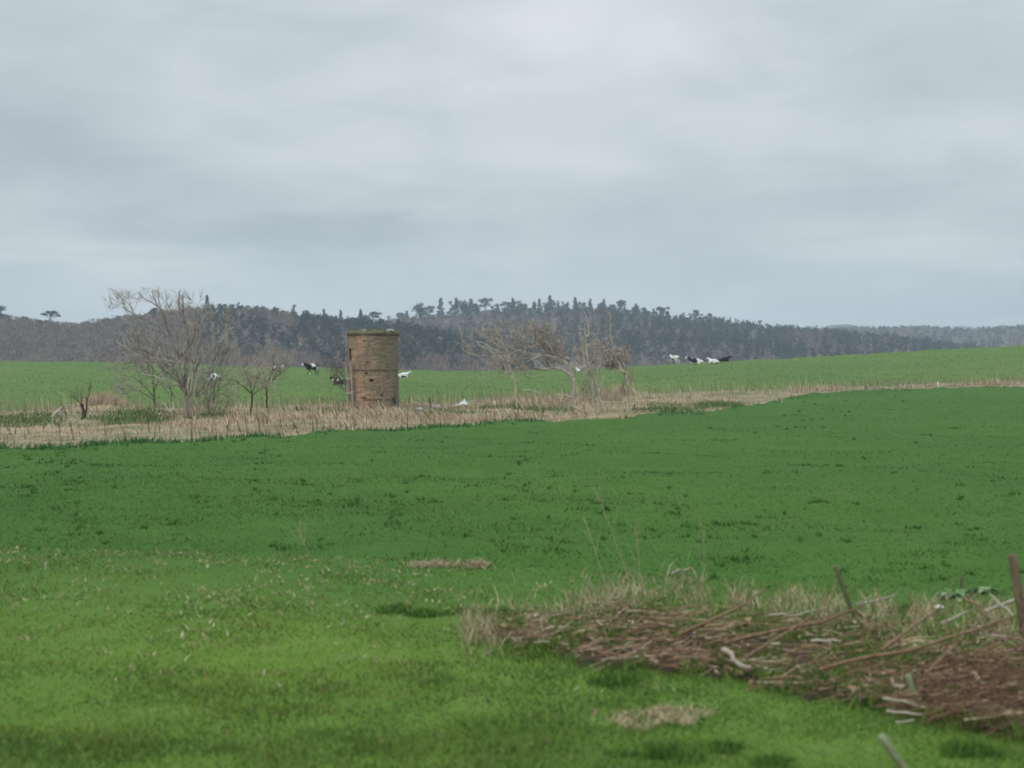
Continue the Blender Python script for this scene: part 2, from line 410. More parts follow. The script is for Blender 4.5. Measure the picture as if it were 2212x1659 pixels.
def poly(base, pts, Y, depth_jit, rng, r0, r1):
    """pts in photo-view units -> 3-D polyline about depth Y, relative to base"""
    u = U(Y); bx, by = base
    P = np.array([[(x - bx) * u, 0, (by - y) * u] for x, y in pts])
    P[:, 1] = np.cumsum(rng.normal(0, depth_jit, len(P))); P[0, 1] *= 0.2
    # resample smoother
    t = np.linspace(0, len(P) - 1, (len(P) - 1) * 3 + 1)
    Q = np.stack([np.interp(t, np.arange(len(P)), P[:, k]) for k in range(3)], 1)
    Q[1:-1] = (Q[:-2] + 2 * Q[1:-1] + Q[2:]) / 4
    Q[1:-1] += rng.normal(0, 0.02, Q[1:-1].shape)
    return Q, np.linspace(r0, r1, len(Q))

def bare_tree(name, label, cat, base, trunks, limbs, seed, bark='bark', twigc=((0.330, 0.285, 0.225), (0.430, 0.380, 0.305), (.24, .20, .16)), depth=2, count=4.0, ratio=.45,
              pull=(-.2, 0, .5), spread=.9, minr=.007, group=None, Y=None, jit=.25, fan=None, top=None):
    rng = np.random.default_rng(seed)
    s = spot(*base); Y = s.y
    t = empty(name, s); tag(t, label, cat, group)
    tr = [poly(base, p, Y, .05, rng, a, b) for p, a, b in trunks]
    for k in range(len(tr)): tr[k][0][:, 2] -= 0.0
    for P, R in tr[:1]:
        P[0, 2] -= .12; R[0] *= 1.25
    v, f = tubes(tr, 8); make_mesh('trunk', v, f, M[bark], smooth=True, parent=t)
    out = {0: [], 1: [], 2: []}
    lm = []
    for p, a, b in limbs:
        ln = poly(base, p, Y, jit, rng, a, b); lm.append(ln)
        v, f = tubes([ln], 6); make_mesh('limb', v, f, M[bark], smooth=True, parent=t)
    for ln in lm: sprout(rng, ln, depth, out, count, ratio, pull, spread, .2, .5, minr)
    for ln in tr: sprout(rng, ln, max(depth - 1, 0), out, count * .5, ratio * .6, pull, spread, .45, .4, minr)
    for (nf, (a0, a1, b0, b1), (c0, c1, d0, d1), bow, r_) in (fan or []):
        for _ in range(nf):                       # many thin stems rising from the boughs
            x0, y0 = rng.uniform(a0, a1), rng.uniform(b0, b1); f = rng.random(); x1 = c0 + (c1 - c0) * (f if rng.random() < .6 else (x0 - a0) / (a1 - a0 + 1e-6)); y1 = d0 + (d1 - d0) * rng.random() ** 1.2
            u = U(Y); A = np.array([(x0 - base[0]) * u, rng.normal(0, .4), (base[1] - y0) * u]); B = np.array([(x1 - base[0]) * u, rng.normal(0, .9), (base[1] - y1) * u])
            w_ = np.linspace(0, 1, 8)[:, None]; ctl = A * (1 - bow[0]) + B * bow[0]; ctl[2] = A[2] * (1 - bow[1]) + B[2] * bow[1]
            P = (1 - w_) ** 2 * A + 2 * w_ * (1 - w_) * ctl + w_ * w_ * B; P[1:-1] += rng.normal(0, .035, P[1:-1].shape)
            ln = (P, np.linspace(r_ * rng.uniform(.6, 1.3), minr, 8)); out[1].append(ln)
            sprout(rng, ln, 1, out, 3.2, .35, pull, spread, .25, .55, minr)
    al = out[2] + out[1] + out[0]
    if top: al = [l for l in al if l[0][:, 2].max() < (base[1] - top) * U(Y)]
    if al:
        v, f = tubes(al, 3)
        tint = np.concatenate([np.repeat(palette(1, twigc, .18), len(P) * 3, 0) for P, R in al])
        make_mesh('crown', v, f, M['twig'], tint, parent=t)
    return t

# the big grey tree on the left
bare_tree('bare_tree', 'tallest bare grey tree left of the tower, its forked top rising above the hill', 'tree', (403, 905),
    [([(403, 905), (402, 870), (396, 835)], .13, .095), ([(412, 905), (408, 860), (405, 830)], .09, .07)],
    [([(396, 835), (380, 815), (352, 805)], .075, .04), ([(396, 835), (350, 790), (327, 765), (312, 759), (282, 755)], .08, .03), ([(327, 765), (303, 750), (291, 742), (275, 715)], .045, .02),
     ([(396, 835), (385, 780), (360, 700), (345, 665), (332, 645), (328, 625)], .085, .02), ([(385, 780), (385, 720), (372, 690), (340, 660), (306, 645), (297, 630)], .06, .015),
     ([(396, 835), (400, 760), (398, 700), (380, 675), (379, 635), (385, 625)], .08, .02), ([(398, 700), (395, 660), (395, 640), (398, 628)], .05, .016), ([(360, 700), (345, 660), (347, 620)], .04, .014),
     ([(352, 720), (300, 695), (280, 665), (255, 640)], .045, .012), ([(340, 665), (300, 690), (270, 670), (258, 655)], .035, .012), ([(390, 770), (420, 740), (425, 690), (430, 660)], .06, .02),
     ([(405, 830), (430, 790), (434, 730), (436, 680)], .06, .02), ([(400, 700), (365, 670), (362, 625)], .03, .012), ([(330, 765), (290, 780), (262, 790), (240, 800)], .04, .015),
     ([(396, 835), (345, 830), (300, 835), (270, 850)], .04, .014)],
    11, count=5.0, ratio=.46, pull=(-.05, 0, .5), minr=.0095,
    top=622, spread=1.15, twigc=((.34, .31, .262), (.44, .405, .345), (.22, .195, .165)), fan=[(24, (372, 418, 770, 875), (245, 455, 655, 800), (.35, .55), .024), (26, (300, 400, 760, 840), (240, 330, 700, 830), (.4, .5), .02), (14, (385, 425, 830, 880), (350, 450, 690, 830), (.2, .7), .022)])
# its right-hand neighbour with pale upright limbs
bare_tree('bare_tree', 'bare tree with pale upright limbs, just right of the tallest bare tree', 'tree', (428, 902),
    [([(428, 902), (426, 880), (424, 860)], .11, .09)],
    [([(424, 860), (426, 790), (425, 757), (431, 725), (434, 690), (436, 668)], .07, .02), ([(424, 860), (450, 810), (470, 755), (466, 720), (462, 690)], .06, .018),
     ([(424, 860), (470, 830), (493, 762), (490, 720), (484, 715), (495, 685)], .05, .016), ([(470, 755), (492, 710), (502, 688)], .03, .012), ([(424, 860), (452, 840), (475, 838), (490, 845)], .035, .014),
     ([(450, 810), (478, 780), (500, 765), (520, 735)], .035, .012), ([(424, 860), (412, 800), (410, 750)], .04, .015)],
    12, bark='bark_pale', count=5.0, ratio=.42, pull=(.05, 0, .6), minr=.0090,
    top=655, spread=1.15, twigc=((.34, .31, .262), (.44, .405, .345), (.22, .195, .165)), fan=[(20, (418, 470, 780, 880), (410, 530, 680, 800), (.3, .6), .024), (10, (425, 470, 830, 880), (440, 530, 760, 850), (.4, .6), .018)])
# low thicket left of the tall tree
bare_tree('thorn_shrub', 'low bare shrub with a dark trunk under the left side of the tallest bare tree', 'shrub', (333, 886),
    [([(333, 886), (334, 860), (331, 835), (330, 795)], .06, .03)],
    [([(334, 860), (310, 830), (285, 815), (262, 812)], .035, .012), ([(331, 835), (320, 800), (290, 790), (262, 800)], .03, .012), ([(332, 850), (345, 815), (360, 795), (365, 770)], .03, .012), ([(334, 866), (300, 845), (270, 842), (252, 838)], .03, .01)],
    13, bark='bark_dark', count=6.2, ratio=.48, pull=(-.2, 0, .2), minr=.009)
# two small orchard-like trees
bare_tree('small_tree', 'small bare tree with thin dark straight trunk, left one of the pair before the tower', 'tree', (543, 895),
    [([(543, 895), (544, 872), (545, 852)], .065, .05)],
    [([(545, 852), (530, 835), (512, 825), (490, 818)], .04, .014), ([(545, 852), (548, 830), (556, 812), (560, 795)], .04, .014), ([(545, 852), (540, 820), (528, 800)], .03, .012), ([(545, 855), (565, 842), (580, 838)], .025, .01)],
    14, bark='bark_dark', count=5, ratio=.45, pull=(0, 0, .4), minr=.0085, fan=[(18, (530, 560, 820, 852), (495, 585, 782, 835), (.4, .5), .016)])
bare_tree('small_tree', 'small bare tree forking into a wide crown, right one of the pair before the tower', 'tree', (577, 884),
    [([(577, 884), (577, 862), (575, 838)], .075, .055)],
    [([(575, 838), (590, 822), (610, 808), (628, 795)], .045, .014), ([(575, 838), (570, 815), (560, 795), (545, 780)], .04, .012), ([(575, 838), (585, 806), (588, 785), (590, 765)], .035, .012), ([(577, 845), (560, 830), (545, 826)], .03, .012)],
    15, bark='bark_dark', count=5, ratio=.45, pull=(0, 0, .4), minr=.0085, fan=[(20, (562, 595, 805, 838), (540, 632, 765, 825), (.4, .5), .016)])
bare_tree('thorn_shrub', 'small bare brown shrub standing against the left foot of the tower', 'shrub', (752, 868),
    [([(752, 868), (748, 845), (744, 828)], .05, .03)],
    [([(744, 828), (730, 812), (715, 805), (702, 800)], .03, .01), ([(744, 828), (742, 800), (735, 775)], .03, .01), ([(748, 845), (732, 832), (716, 830)], .025, .01)],
    16, fan=[(26, (738, 758, 815, 862), (708, 768, 785, 840), (.3, .6), .016)], count=4, ratio=.5, pull=(0, 0, .5), minr=.0085, twigc=((0.12, .09, .07), (.16, .12, .09)))
bare_tree('thorn_shrub', 'low grey thicket of thin stems round the feet of the tallest bare tree', 'shrub', (452, 900),
    [([(452, 900), (450, 885), (449, 868)], .045, .03)], [([(449, 868), (462, 850), (470, 835)], .025, .01), ([(449, 868), (436, 850), (430, 838)], .025, .01)],
    31, count=3, ratio=.5, pull=(0, 0, .6), minr=.0075, fan=[(34, (405, 500, 885, 905), (385, 520, 835, 880), (.2, .6), .013)])
bare_tree('thorn_shrub', 'low tangle of thin stems between the windswept tree and the tall dead trunk', 'shrub', (1262, 882),
    [([(1262, 882), (1261, 865), (1259, 848)], .04, .028)], [([(1259, 848), (1266, 832), (1270, 820)], .022, .01), ([(1259, 848), (1250, 830), (1246, 818)], .022, .01)],
    32, count=3, ratio=.5, pull=(0, 0, .6), minr=.0075, fan=[(30, (1215, 1345, 862, 890), (1200, 1350, 815, 865), (.2, .6), .013)])
# stump with a broom of twigs on the far left
bare_tree('tree_stump', 'broken brown stump with a broom of thin twigs on top, far left of strip', 'stump', (182, 907),
    [([(182, 907), (180, 888), (176, 876)], .10, .075), ([(182, 905), (186, 882), (188, 862)], .075, .035)],
    [([(178, 880), (168, 866), (158, 858)], .03, .012), ([(178, 878), (175, 858), (170, 845)], .03, .012), ([(187, 868), (190, 852), (192, 840)], .025, .01)],
    17, bark='bark_dark', count=5, ratio=.6, pull=(0, 0, .5), minr=.006, depth=1, twigc=((0.12, .085, .065), (.15, .11, .08)))
# windswept tree right of the tower
bare_tree('windswept_tree', 'windswept bare tree with an arching limb and dense crown leaning left, right of the tower', 'tree', (1240, 878),
    [([(1240, 878), (1239, 845), (1238, 818)], .15, .12)],
    [([(1238, 818), (1221, 803), (1196, 796), (1168, 801), (1137, 796), (1118, 797)], .14, .06), ([(1238, 818), (1228, 790), (1205, 775), (1170, 770), (1135, 785)], .10, .035),
     ([(1238, 818), (1232, 780), (1215, 765), (1200, 733), (1208, 715)], .10, .03), ([(1232, 780), (1200, 768), (1160, 750), (1120, 735), (1090, 728)], .08, .026), ([(1205, 775), (1180, 745), (1163, 725), (1160, 705)], .045, .015),
     ([(1215, 765), (1185, 735), (1150, 722), (1120, 715)], .045, .014), ([(1228, 790), (1190, 785), (1150, 775), (1100, 778), (1060, 775)], .07, .022), ([(1160, 750), (1130, 730), (1105, 715), (1075, 712)], .035, .012),
     ([(1196, 796), (1170, 808), (1145, 812)], .04, .015), ([(1150, 775), (1115, 760), (1085, 742), (1060, 730)], .035, .012), ([(1238, 805), (1250, 780), (1256, 755)], .04, .02)],
    18, bark='bark_pale', top=690, count=5.2, ratio=.50, pull=(-.15, 0, .5), spread=1.15, minr=.0122,
    fan=[(22, (1120, 1225, 740, 795), (1005, 1230, 700, 785), (.55, .35), .030), (20, (1090, 1225, 735, 790), (1060, 1240, 702, 745), (.1, .7), .028), (10, (1180, 1240, 770, 820), (1130, 1262, 705, 760), (.2, .6), .024), (5, (1110, 1190, 790, 805), (1070, 1150, 795, 822), (.6, .4), .018)], twigc=((0.340, .290, .235), (.500, .435, .350), (.20, .165, .135)))
bare_tree('windswept_tree', 'leaning bare tree with a pale forked trunk, left half of the windswept thicket', 'tree', (1112, 872),
    [([(1112, 872), (1113, 850), (1114, 828), (1104, 808), (1095, 780)], .09, .06)],
    [([(1095, 780), (1090, 765), (1087, 750), (1080, 735)], .05, .02), ([(1095, 780), (1102, 765), (1110, 752), (1112, 730)], .045, .018), ([(1092, 770), (1060, 772), (1030, 771), (1010, 762), (1002, 745)], .035, .012),
     ([(1104, 808), (1080, 800), (1060, 795), (1040, 800)], .03, .012), ([(1088, 755), (1060, 740), (1045, 725), (1040, 705)], .035, .012), ([(1114, 828), (1130, 815), (1140, 812)], .03, .014), ([(1100, 760), (1075, 730), (1055, 715)], .03, .01)],
    19, bark='bark_pale', count=4.8, ratio=.52, pull=(-.15, 0, .4), spread=1.2, minr=.0120, twigc=((0.40, .34, .27), (.52, .45, .36), (.28, .23, .18)), top=690,
    fan=[(22, (1080, 1116, 745, 830), (1000, 1140, 700, 800), (.4, .5), .022)])
# dead broken uprights
bare_tree('dead_tree', 'tall dead pale trunk with a broken fork, just right of the windswept tree', 'tree', (1283, 880),
    [([(1283, 880), (1281, 845), (1279, 815), (1280, 785)], .11, .075)],
    [([(1280, 785), (1277, 770), (1268, 762)], .06, .025), ([(1280, 785), (1285, 765), (1287, 735)], .06, .03), ([(1279, 815), (1270, 780), (1266, 740), (1268, 725)], .07, .045), ([(1268, 740), (1273, 715), (1271, 698), (1263, 672), (1256, 668)], .05, .015), ([(1266, 735), (1262, 700), (1260, 690)], .03, .012), ([(1270, 780), (1245, 770), (1240, 790)], .03, .012)],
    20, bark='bark_pale', count=3.5, ratio=.3, pull=(0, 0, .3), depth=1, minr=.012, jit=.08, twigc=((0.40, .34, .27), (.50, .43, .34), (.28, .23, .18)),
    fan=[(30, (1262, 1296, 770, 850), (1235, 1335, 715, 810), (.4, .6), .022)])
bare_tree('dead_tree', 'leaning dead tree with drooping broken reddish branches, rightmost of the bare trees', 'tree', (1357, 890),
    [([(1357, 890), (1359, 860), (1361, 832), (1350, 806)], .10, .07), ([(1350, 806), (1338, 785), (1328, 772), (1325, 745)], .07, .05)],
    [([(1325, 745), (1318, 725), (1319, 690), (1316, 672), (1304, 668)], .045, .012), ([(1325, 745), (1340, 750), (1347, 757)], .045, .03), ([(1326, 752), (1338, 768), (1344, 780)], .035, .02), ([(1326, 750), (1310, 755), (1294, 756)], .03, .012),
     ([(1328, 772), (1312, 778), (1298, 775), (1294, 770)], .03, .014), ([(1344, 780), (1350, 790), (1346, 800)], .03, .02), ([(1328, 748), (1322, 765), (1318, 790)], .03, .02)],
    21, bark='bark_pale', count=4.5, ratio=.3, pull=(0, 0, -.5), depth=1, minr=.012, twigc=((.36, .26, .20), (.44, .34, .26), (.20, .14, .11)), jit=.08,
    fan=[(20, (1318, 1352, 745, 800), (1288, 1362, 730, 815), (.6, .3), .028), (12, (1345, 1362, 800, 860), (1335, 1372, 790, 850), (.4, .5), .03)])
bare_tree('tree_stump', 'short pale Y-shaped snag standing in the strip right of the tall dead trunk', 'stump', (1296, 892),
    [([(1296, 892), (1294, 865), (1294, 838)], .075, .05)],
    [([(1294, 838), (1288, 824), (1286, 815)], .035, .02), ([(1294, 838), (1301, 826), (1304, 811)], .035, .018)],
    22, bark='bark_pale', count=.8, ratio=.2, depth=0, minr=.008, jit=.03)

def dead_branch(name, label, cat, pts, r0, r1, mat, group=None, lift=.03, forks=2, seed=1, ends=None):
    """a fallen branch: photo-view polyline laid on the ground"""
    rng = np.random.default_rng(seed)
    W = np.array([spot(x, y) for x, y in pts])
    if ends is not None: W[:, 2] += np.array(ends)
    W[:, 2] += lift + r0
    o = W[0].copy(); P = W - o
    t = np.linspace(0, len(P) - 1, (len(P) - 1) * 4 + 1)
    Q = np.stack([np.interp(t, np.arange(len(P)), P[:, k]) for k in range(3)], 1)
    Q[1:-1] += rng.normal(0, r0 * .5, Q[1:-1].shape)
    lines = [(Q, np.linspace(r0, r1, len(Q)))]
    for _ in range(forks):
        i = rng.integers(1, len(Q) - 1); d = Q[min(i + 1, len(Q) - 1)] - Q[i - 1]; d /= np.linalg.norm(d) + 1e-9
        lines.append(bend_line(rng, Q[i], d + rng.normal(0, .5, 3) + np.array([0, 0, .3]), np.linalg.norm(Q[-1] - Q[0]) * .25, r1 * .8, r1 * .4, 4, .15))
    v, f = tubes(lines, 6)
    ob = make_mesh(name, v, f, mat, smooth=True); ob.location = Vector(o)
    return tag(ob, label, cat, group)
for k, (pts, r, lab) in enumerate([
    ([(1128, 846), (1150, 850), (1170, 855)], .05, 'pale fallen branch lying under the windswept tree, nearest the leaning trunk'),
    ([(1200, 858), (1222, 862), (1236, 866)], .07, 'thick pale fallen branch lying at the foot of the windswept tree'),
    ([(1225, 880), (1245, 888), (1262, 896)], .05, 'pale fallen branch in front of the tall dead trunk'),
    ([(1252, 872), (1268, 868), (1282, 873)], .045, 'short fallen branch between the windswept tree and the tall dead trunk'),
    ([(352, 878), (362, 892), (372, 905)], .05, 'pale broken branch leaning on the grass below the tallest bare tree'),
    ([(112, 912), (135, 895), (170, 880)], .06, 'long bent straw-coloured branch leaning against the left stump')]):
    dead_branch('fallen_branch', lab, 'branch', pts, r, r * .5, M['bark_pale'], 'fallen branches in the dry strip', .18, 0, 40 + k)

# ------------------------------------------------------------------ the round tower
def tower():
    Y = 96.0; u = U(Y); px0 = 808.0
    s = at(px0, Y); s.z -= .1
    root = empty('stone_tower', s)
    tag(root, 'squat round brown masonry tower with a mossy rim, standing alone in the dry grass', 'tower')
    zt = (HY - 716) * u - s.z           # top of the cap above the base
    R0, Rin = 1.66, 1.53
    m, nt, b, _ = new_mat('weathered_masonry')
    v = mapping(nt)
    t = N(nt, 'ShaderNodeTexCoord'); sx = N(nt, 'ShaderNodeSeparateXYZ'); nt.links.new(t.outputs['Object'], sx.inputs[0])
    def mth(op, a, b_=None):
        q = N(nt, 'ShaderNodeMath', operation=op)
        for k_, val in enumerate((a, b_)):
            if val is None: continue
            if hasattr(val, 'links'): nt.links.new(val, q.inputs[k_])
            else: q.inputs[k_].default_value = val
        return q.outputs[0]
    ang = mth('ARCTAN2', sx.outputs[0], mth('MULTIPLY', sx.outputs[1], -1.0))
    cv = N(nt, 'ShaderNodeCombineXYZ'); nt.links.new(mth('MULTIPLY', ang, R0), cv.inputs[0]); nt.links.new(sx.outputs[2], cv.inputs[1])
    wv = N(nt, 'ShaderNodeVectorMath', operation='ADD'); nz = N(nt, 'ShaderNodeTexNoise'); nz.inputs['Scale'].default_value = 2.2; nz.inputs['Detail'].default_value = 3
    nt.links.new(cv.outputs[0], nz.inputs['Vector']); sc = N(nt, 'ShaderNodeVectorMath', operation='SCALE'); sc.inputs['Scale'].default_value = .12
    nt.links.new(nz.outputs['Color'], sc.inputs[0]); nt.links.new(cv.outputs[0], wv.inputs[0]); nt.links.new(sc.outputs[0], wv.inputs[1])
    br = N(nt, 'ShaderNodeTexBrick'); br.offset = .5; nt.links.new(wv.outputs[0], br.inputs['Vector'])
    for k_, val in (('Scale', 1.0), ('Mortar Size', .012), ('Mortar Smooth', .6), ('Bias', 0.0), ('Brick Width', .46), ('Row Height', .17)): br.inputs[k_].default_value = val
    br.inputs['Color1'].default_value = (.390, .270, .175, 1); br.inputs['Color2'].default_value = (.310, .220, .150, 1); br.inputs['Mortar'].default_value = (.240, .185, .135, 1)
    big = noise(nt, v, .9, 4, .6); med = noise(nt, v, 3.0, 5, .7); fine = noise(nt, v, 16, 4, .7)
    c = mix(nt, .6, br.outputs['Color'], ramp(nt, med, [(.28, (.200, .145, .100)), (.5, (.350, .250, .165)), (.72, (.450, .330, .220))]))
    # grey-green lichen, mostly on the right-hand side and under the rim
    br2 = N(nt, 'ShaderNodeTexBrick'); br2.offset = .37; nt.links.new(wv.outputs[0], br2.inputs['Vector'])      # larger repaired panels of stone
    for k_, val in (('Scale', 1.0), ('Mortar Size', .010), ('Mortar Smooth', .3), ('Bias', 0.0), ('Brick Width', 1.05), ('Row Height', .62)): br2.inputs[k_].default_value = val
    br2.inputs['Color1'].default_value = (1.22, 1.12, 1.02, 1); br2.inputs['Color2'].default_value = (.66, .69, .72, 1); br2.inputs['Mortar'].default_value = (.45, .43, .41, 1)
    c = mix(nt, .85, c, br2.outputs['Color'], 'MULTIPLY')
    lich = mth('ADD', mth('MULTIPLY', mth('ADD', ang, 0.25), .34), mth('MULTIPLY', big, 1.5))
    lich = mth('ADD', lich, mth('MULTIPLY', mth('SUBTRACT', sx.outputs[2], 3.4), .09))
    c = mix(nt, ramp(nt, lich, [(.55, (0, 0, 0)), (1.0, (.8, .8, .8))]), c, (.190, .172, .122))
    c = mix(nt, ramp(nt, noise(nt, mapping(nt, (1, 1, 1.6)), 2.3, 2, .5), [(.58, (0, 0, 0)), (.66, (.75, .75, .75))]), c, (.175, .135, .100))      # darker patched stones
    c = mix(nt, ramp(nt, noise(nt, mapping(nt, (3, 3, .4)), 2.0, 4, .7), [(.50, (0, 0, 0)), (.68, (.75, .75, .75))]), c, (.150, .112, .082))
    nt.links.new(c, b.inputs['Base Color'])
    hgt = mth('ADD', mth('MULTIPLY', fine, .5), mth('SUBTRACT', med, mth('MULTIPLY', br.outputs['Fac'], .8)))
    bump(nt, b, hgt, .8, .04)
    # wall shell with real openings; theta 0 faces the camera (-y), negative to the left
    nth, nzr = 260, 120
    H = zt - .30
    th = np.linspace(-PI, PI, nth + 1)[:-1]; zz = np.linspace(0, H, nzr)
    TH, ZZ = np.meshgrid(th, zz)
    zc = 2.62 + 0 * TH                                   # the joint half way up
    def openings(a, z):
        o = (a > -1.42) & (a < -.92) & (z > 1.25) & (z < 2.05) | (a > -1.44) & (a < -.98) & (z > 3.35) & (z < 4.10)
        for (ax, az, da, dz) in ((.0 - .20, 2.45, .05, .09), (.01, 1.98, .09, .085), (-.31, .80, .11, .06), (.42, .98, .035, .10), (-.26, 4.62, .05, .05), (-.10, 3.20, .06, .04)):
            o = o | ((np.abs(a - ax) < da) & (np.abs(z - az) < dz))
        return o
    rr = np.random.default_rng(3)
    def shell(R, rough):
        course = np.floor(ZZ / .17); stone = np.floor(TH * R0 / .46 + .5 * (course % 2))
        hsh = np.modf(np.abs(np.sin(course * 12.9898 + stone * 78.233) * 43758.5453))[0]
        r = R + rough * (.035 * (hsh - .5) + .012 * rr.normal(0, 1, TH.shape)) + rough * np.where(ZZ > zc, .035, 0) - rough * .05 * np.exp(-((ZZ - zc + .03) / .035) ** 2)
        r = r + rough * .02 * np.sin(TH * 3 + 1) + (.05 * (1 - ZZ / H))
        lean = .012 * ZZ
        return np.stack([r * np.sin(TH) - lean, -r * np.cos(TH), ZZ], -1).reshape(-1, 3)
    vo, vi = shell(R0, 1.0), shell(Rin, .3)
    ii, jj = np.meshgrid(np.arange(nzr - 1), np.arange(nth), indexing='ij')
    a0 = ii * nth + jj; a1 = ii * nth + (jj + 1) % nth; a2 = (ii + 1) * nth + (jj + 1) % nth; a3 = (ii + 1) * nth + jj
    cth = th[jj] + PI / nth; cz = (zz[ii] + zz[ii + 1]) / 2
    op = openings(cth, cz)
    nv = len(vo)
    fo = np.stack([a0, a1, a2, a3], -1)[~op]; fi = (np.stack([a0, a3, a2, a1], -1) + nv)[~op]
    rev = []
    for i in range(nzr - 1):
        for j in np.nonzero(op[i])[0]:
            jn, jp = (j + 1) % nth, (j - 1) % nth
            A0, A1, A2, A3 = a0[i, j], a1[i, j], a2[i, j], a3[i, j]
            if not op[i, jn]: rev.append([A1, A2, A2 + nv, A1 + nv])
            if not op[i, jp]: rev.append([A3, A0, A0 + nv, A3 + nv])
            if i + 1 < nzr - 1 and not op[i + 1, j]: rev.append([A2, A3, A3 + nv, A2 + nv])
            if i - 1 >= 0 and not op[i - 1, j]: rev.append([A0, A1, A1 + nv, A0 + nv])
    wall = make_mesh('wall', np.concatenate([vo, vi]), [fo, fi, np.array(rev)], m, parent=root)
    # overhanging cap slab
    mc, nt2, b2, _ = new_mat('mossy_concrete'); v2 = mapping(nt2)
    cc = ramp(nt2, noise(nt2, v2, 2.5, 5, .7), [(.3, (.075, .072, .044)), (.55, (.160, .142, .094)), (.75, (.250, .220, .160))])
    nt2.links.new(cc, b2.inputs['Base Color']); bump(nt2, b2, noise(nt2, v2, 12, 4), .7, .03)
    na = 120; ta = np.arange(na) * 2 * PI / na
    prof = [(1.46, H - .02), (1.72, H + .02), (1.765, H + .04), (1.77, H + .24), (1.73, H + .30), (1.2, H + .315), (.01, H + .33)]
    V = []
    for k, (r, z) in enumerate(prof):
        wv_ = rr.normal(0, .012, na) + (.02 * np.sin(5 * ta) if 0 < k < 5 else 0)
        wv_ = wv_ * (1.9 if 2 <= k <= 4 else 1)
        V.append(np.stack([(r + wv_) * np.sin(ta) - .05, -(r + wv_) * np.cos(ta), np.full(na, z) + (rr.normal(0, .03, na) if k >= 3 else rr.normal(0, .014, na)) - (.05 * (np.sin(ta * 4 + 2) > .75) if k >= 3 else 0)], 1))
    i = np.arange(na); q = [np.stack([k * na + i, k * na + (i + 1) % na, (k + 1) * na + (i + 1) % na, (k + 1) * na + i], 1) for k in range(len(prof) - 1)]
    cap = make_mesh('cap', np.concatenate(V), q, mc, parent=root)
    n = 900; ra = 1.7 * np.sqrt(RNG.random(n)); aa = RNG.uniform(0, 2 * PI, n); hh = RNG.uniform(.03, .14, n) * (1 + (np.sin(aa * 3 + 1) > .5))
    bs = np.stack([ra * np.sin(aa) - .05, -ra * np.cos(aa), np.full(n, H + .31)], 1); sd = np.stack([np.cos(aa * 5), np.sin(aa * 5), 0 * aa], 1) * .025
    tip = bs + np.stack([RNG.normal(0, .05, n), RNG.normal(0, .05, n), hh], 1)
    make_mesh('moss', np.stack([bs - sd, bs + sd, tip], 1).reshape(-1, 3), [np.arange(3 * n).reshape(-1, 3)], M['straw'], np.repeat(palette(n, [(.16, .14, .075), (.09, .10, .045), (.24, .20, .13)], .15), 3, 0), parent=cap)
    def stone(name, parent, loc, size, mat, seed):
        bm = bmesh.new(); bmesh.ops.create_icosphere(bm, subdivisions=2, radius=1); r = random.Random(seed)
        for w in bm.verts:
            f_ = 1 + r.uniform(-.16, .16); w.co = Vector((w.co.x * size[0] * f_, w.co.y * size[1] * f_, w.co.z * size[2] * f_))
        me = bpy.data.meshes.new(name); bm.to_mesh(me); bm.free(); me.materials.append(mat); o = link(name, me, parent); o.location = loc; return o
    pale, nt3, b3, _ = new_mat('pale_rubble'); nt3.links.new(ramp(nt3, noise(nt3, mapping(nt3), 6), [(.3, (.25, .25, .23)), (.7, (.45, .45, .42))]), b3.inputs['Base Color'])
    stone('rubble', cap, (1.15, -1.05, H + .36), (.27, .16, .07), pale, 1); stone('rubble', cap, (-.55, -1.3, H + .35), (.17, .12, .05), pale, 2); stone('rubble', cap, (.12, -1.35, H + .35), (.14, .12, .06), pale, 3)
    # lintel over the blocked doorway at the foot
    ml, nt4, b4, _ = new_mat('rusty_timber'); nt4.links.new(ramp(nt4, noise(nt4, mapping(nt4, (1, 1, 6)), 4, 4), [(.3, (.11, .062, .030)), (.7, (.26, .165, .090))]), b4.inputs['Base Color'])
    pts = [(R0 + .08, a, z) for a in np.linspace(-.38, .42, 13) for z in (.70, .78)]
    V = [];
    for r in (R0 - .1, R0 + .10):
        for a in np.linspace(-.36, .40, 13):
            for z in (.66, .76): V.append([r * math.sin(a), -r * math.cos(a), z + rr.normal(0, .006)])
    Q = []
    for k in range(12):
        o0, o1 = 26 + 2 * k, 26 + 2 * k + 2; i0, i1 = 2 * k, 2 * k + 2
        Q += [[o0, o1, o1 + 1, o0 + 1], [i0 + 1, i1 + 1, i1, i0], [o0 + 1, o1 + 1, i1 + 1, i0 + 1], [i0, i1, o1, o0]]
    Q += [[0, 26, 27, 1], [24, 25, 51, 50]]
    make_mesh('lintel', V, [np.array(Q)], ml, parent=root)
    # pale timber uprights and a cross rail standing outside the left doorway
    wood = M['bark_pale2']
    def rail(name, p0, p1, w_, d_):
        bm = bmesh.new(); bmesh.ops.create_cube(bm, size=1); me = bpy.data.meshes.new(name)
        P0, P1 = Vector(p0), Vector(p1); L = (P1 - P0).length
        for w in bm.verts: w.co = Vector((w.co.x * w_, w.co.y * d_, w.co.z * L))
        bmesh.ops.bevel(bm, geom=bm.edges[:], offset=.012, segments=1, affect='EDGES')
        bm.to_mesh(me); bm.free(); me.materials.append(wood); o = link(name, me, root)
        o.location = (P0 + P1) / 2; o.rotation_euler = (P1 - P0).to_track_quat('Z', 'Y').to_euler(); return o
    rail('post', (-1.27, -1.36, -.3), (-1.44, -1.34, 3.25), .115, .10)
    rail('post', (-1.66, -.78, .35), (-1.80, -.72, 3.05), .10, .09)
    rail('post', (-1.82, -.45, 3.9), (-1.84, -.45, 5.35), .07, .07)
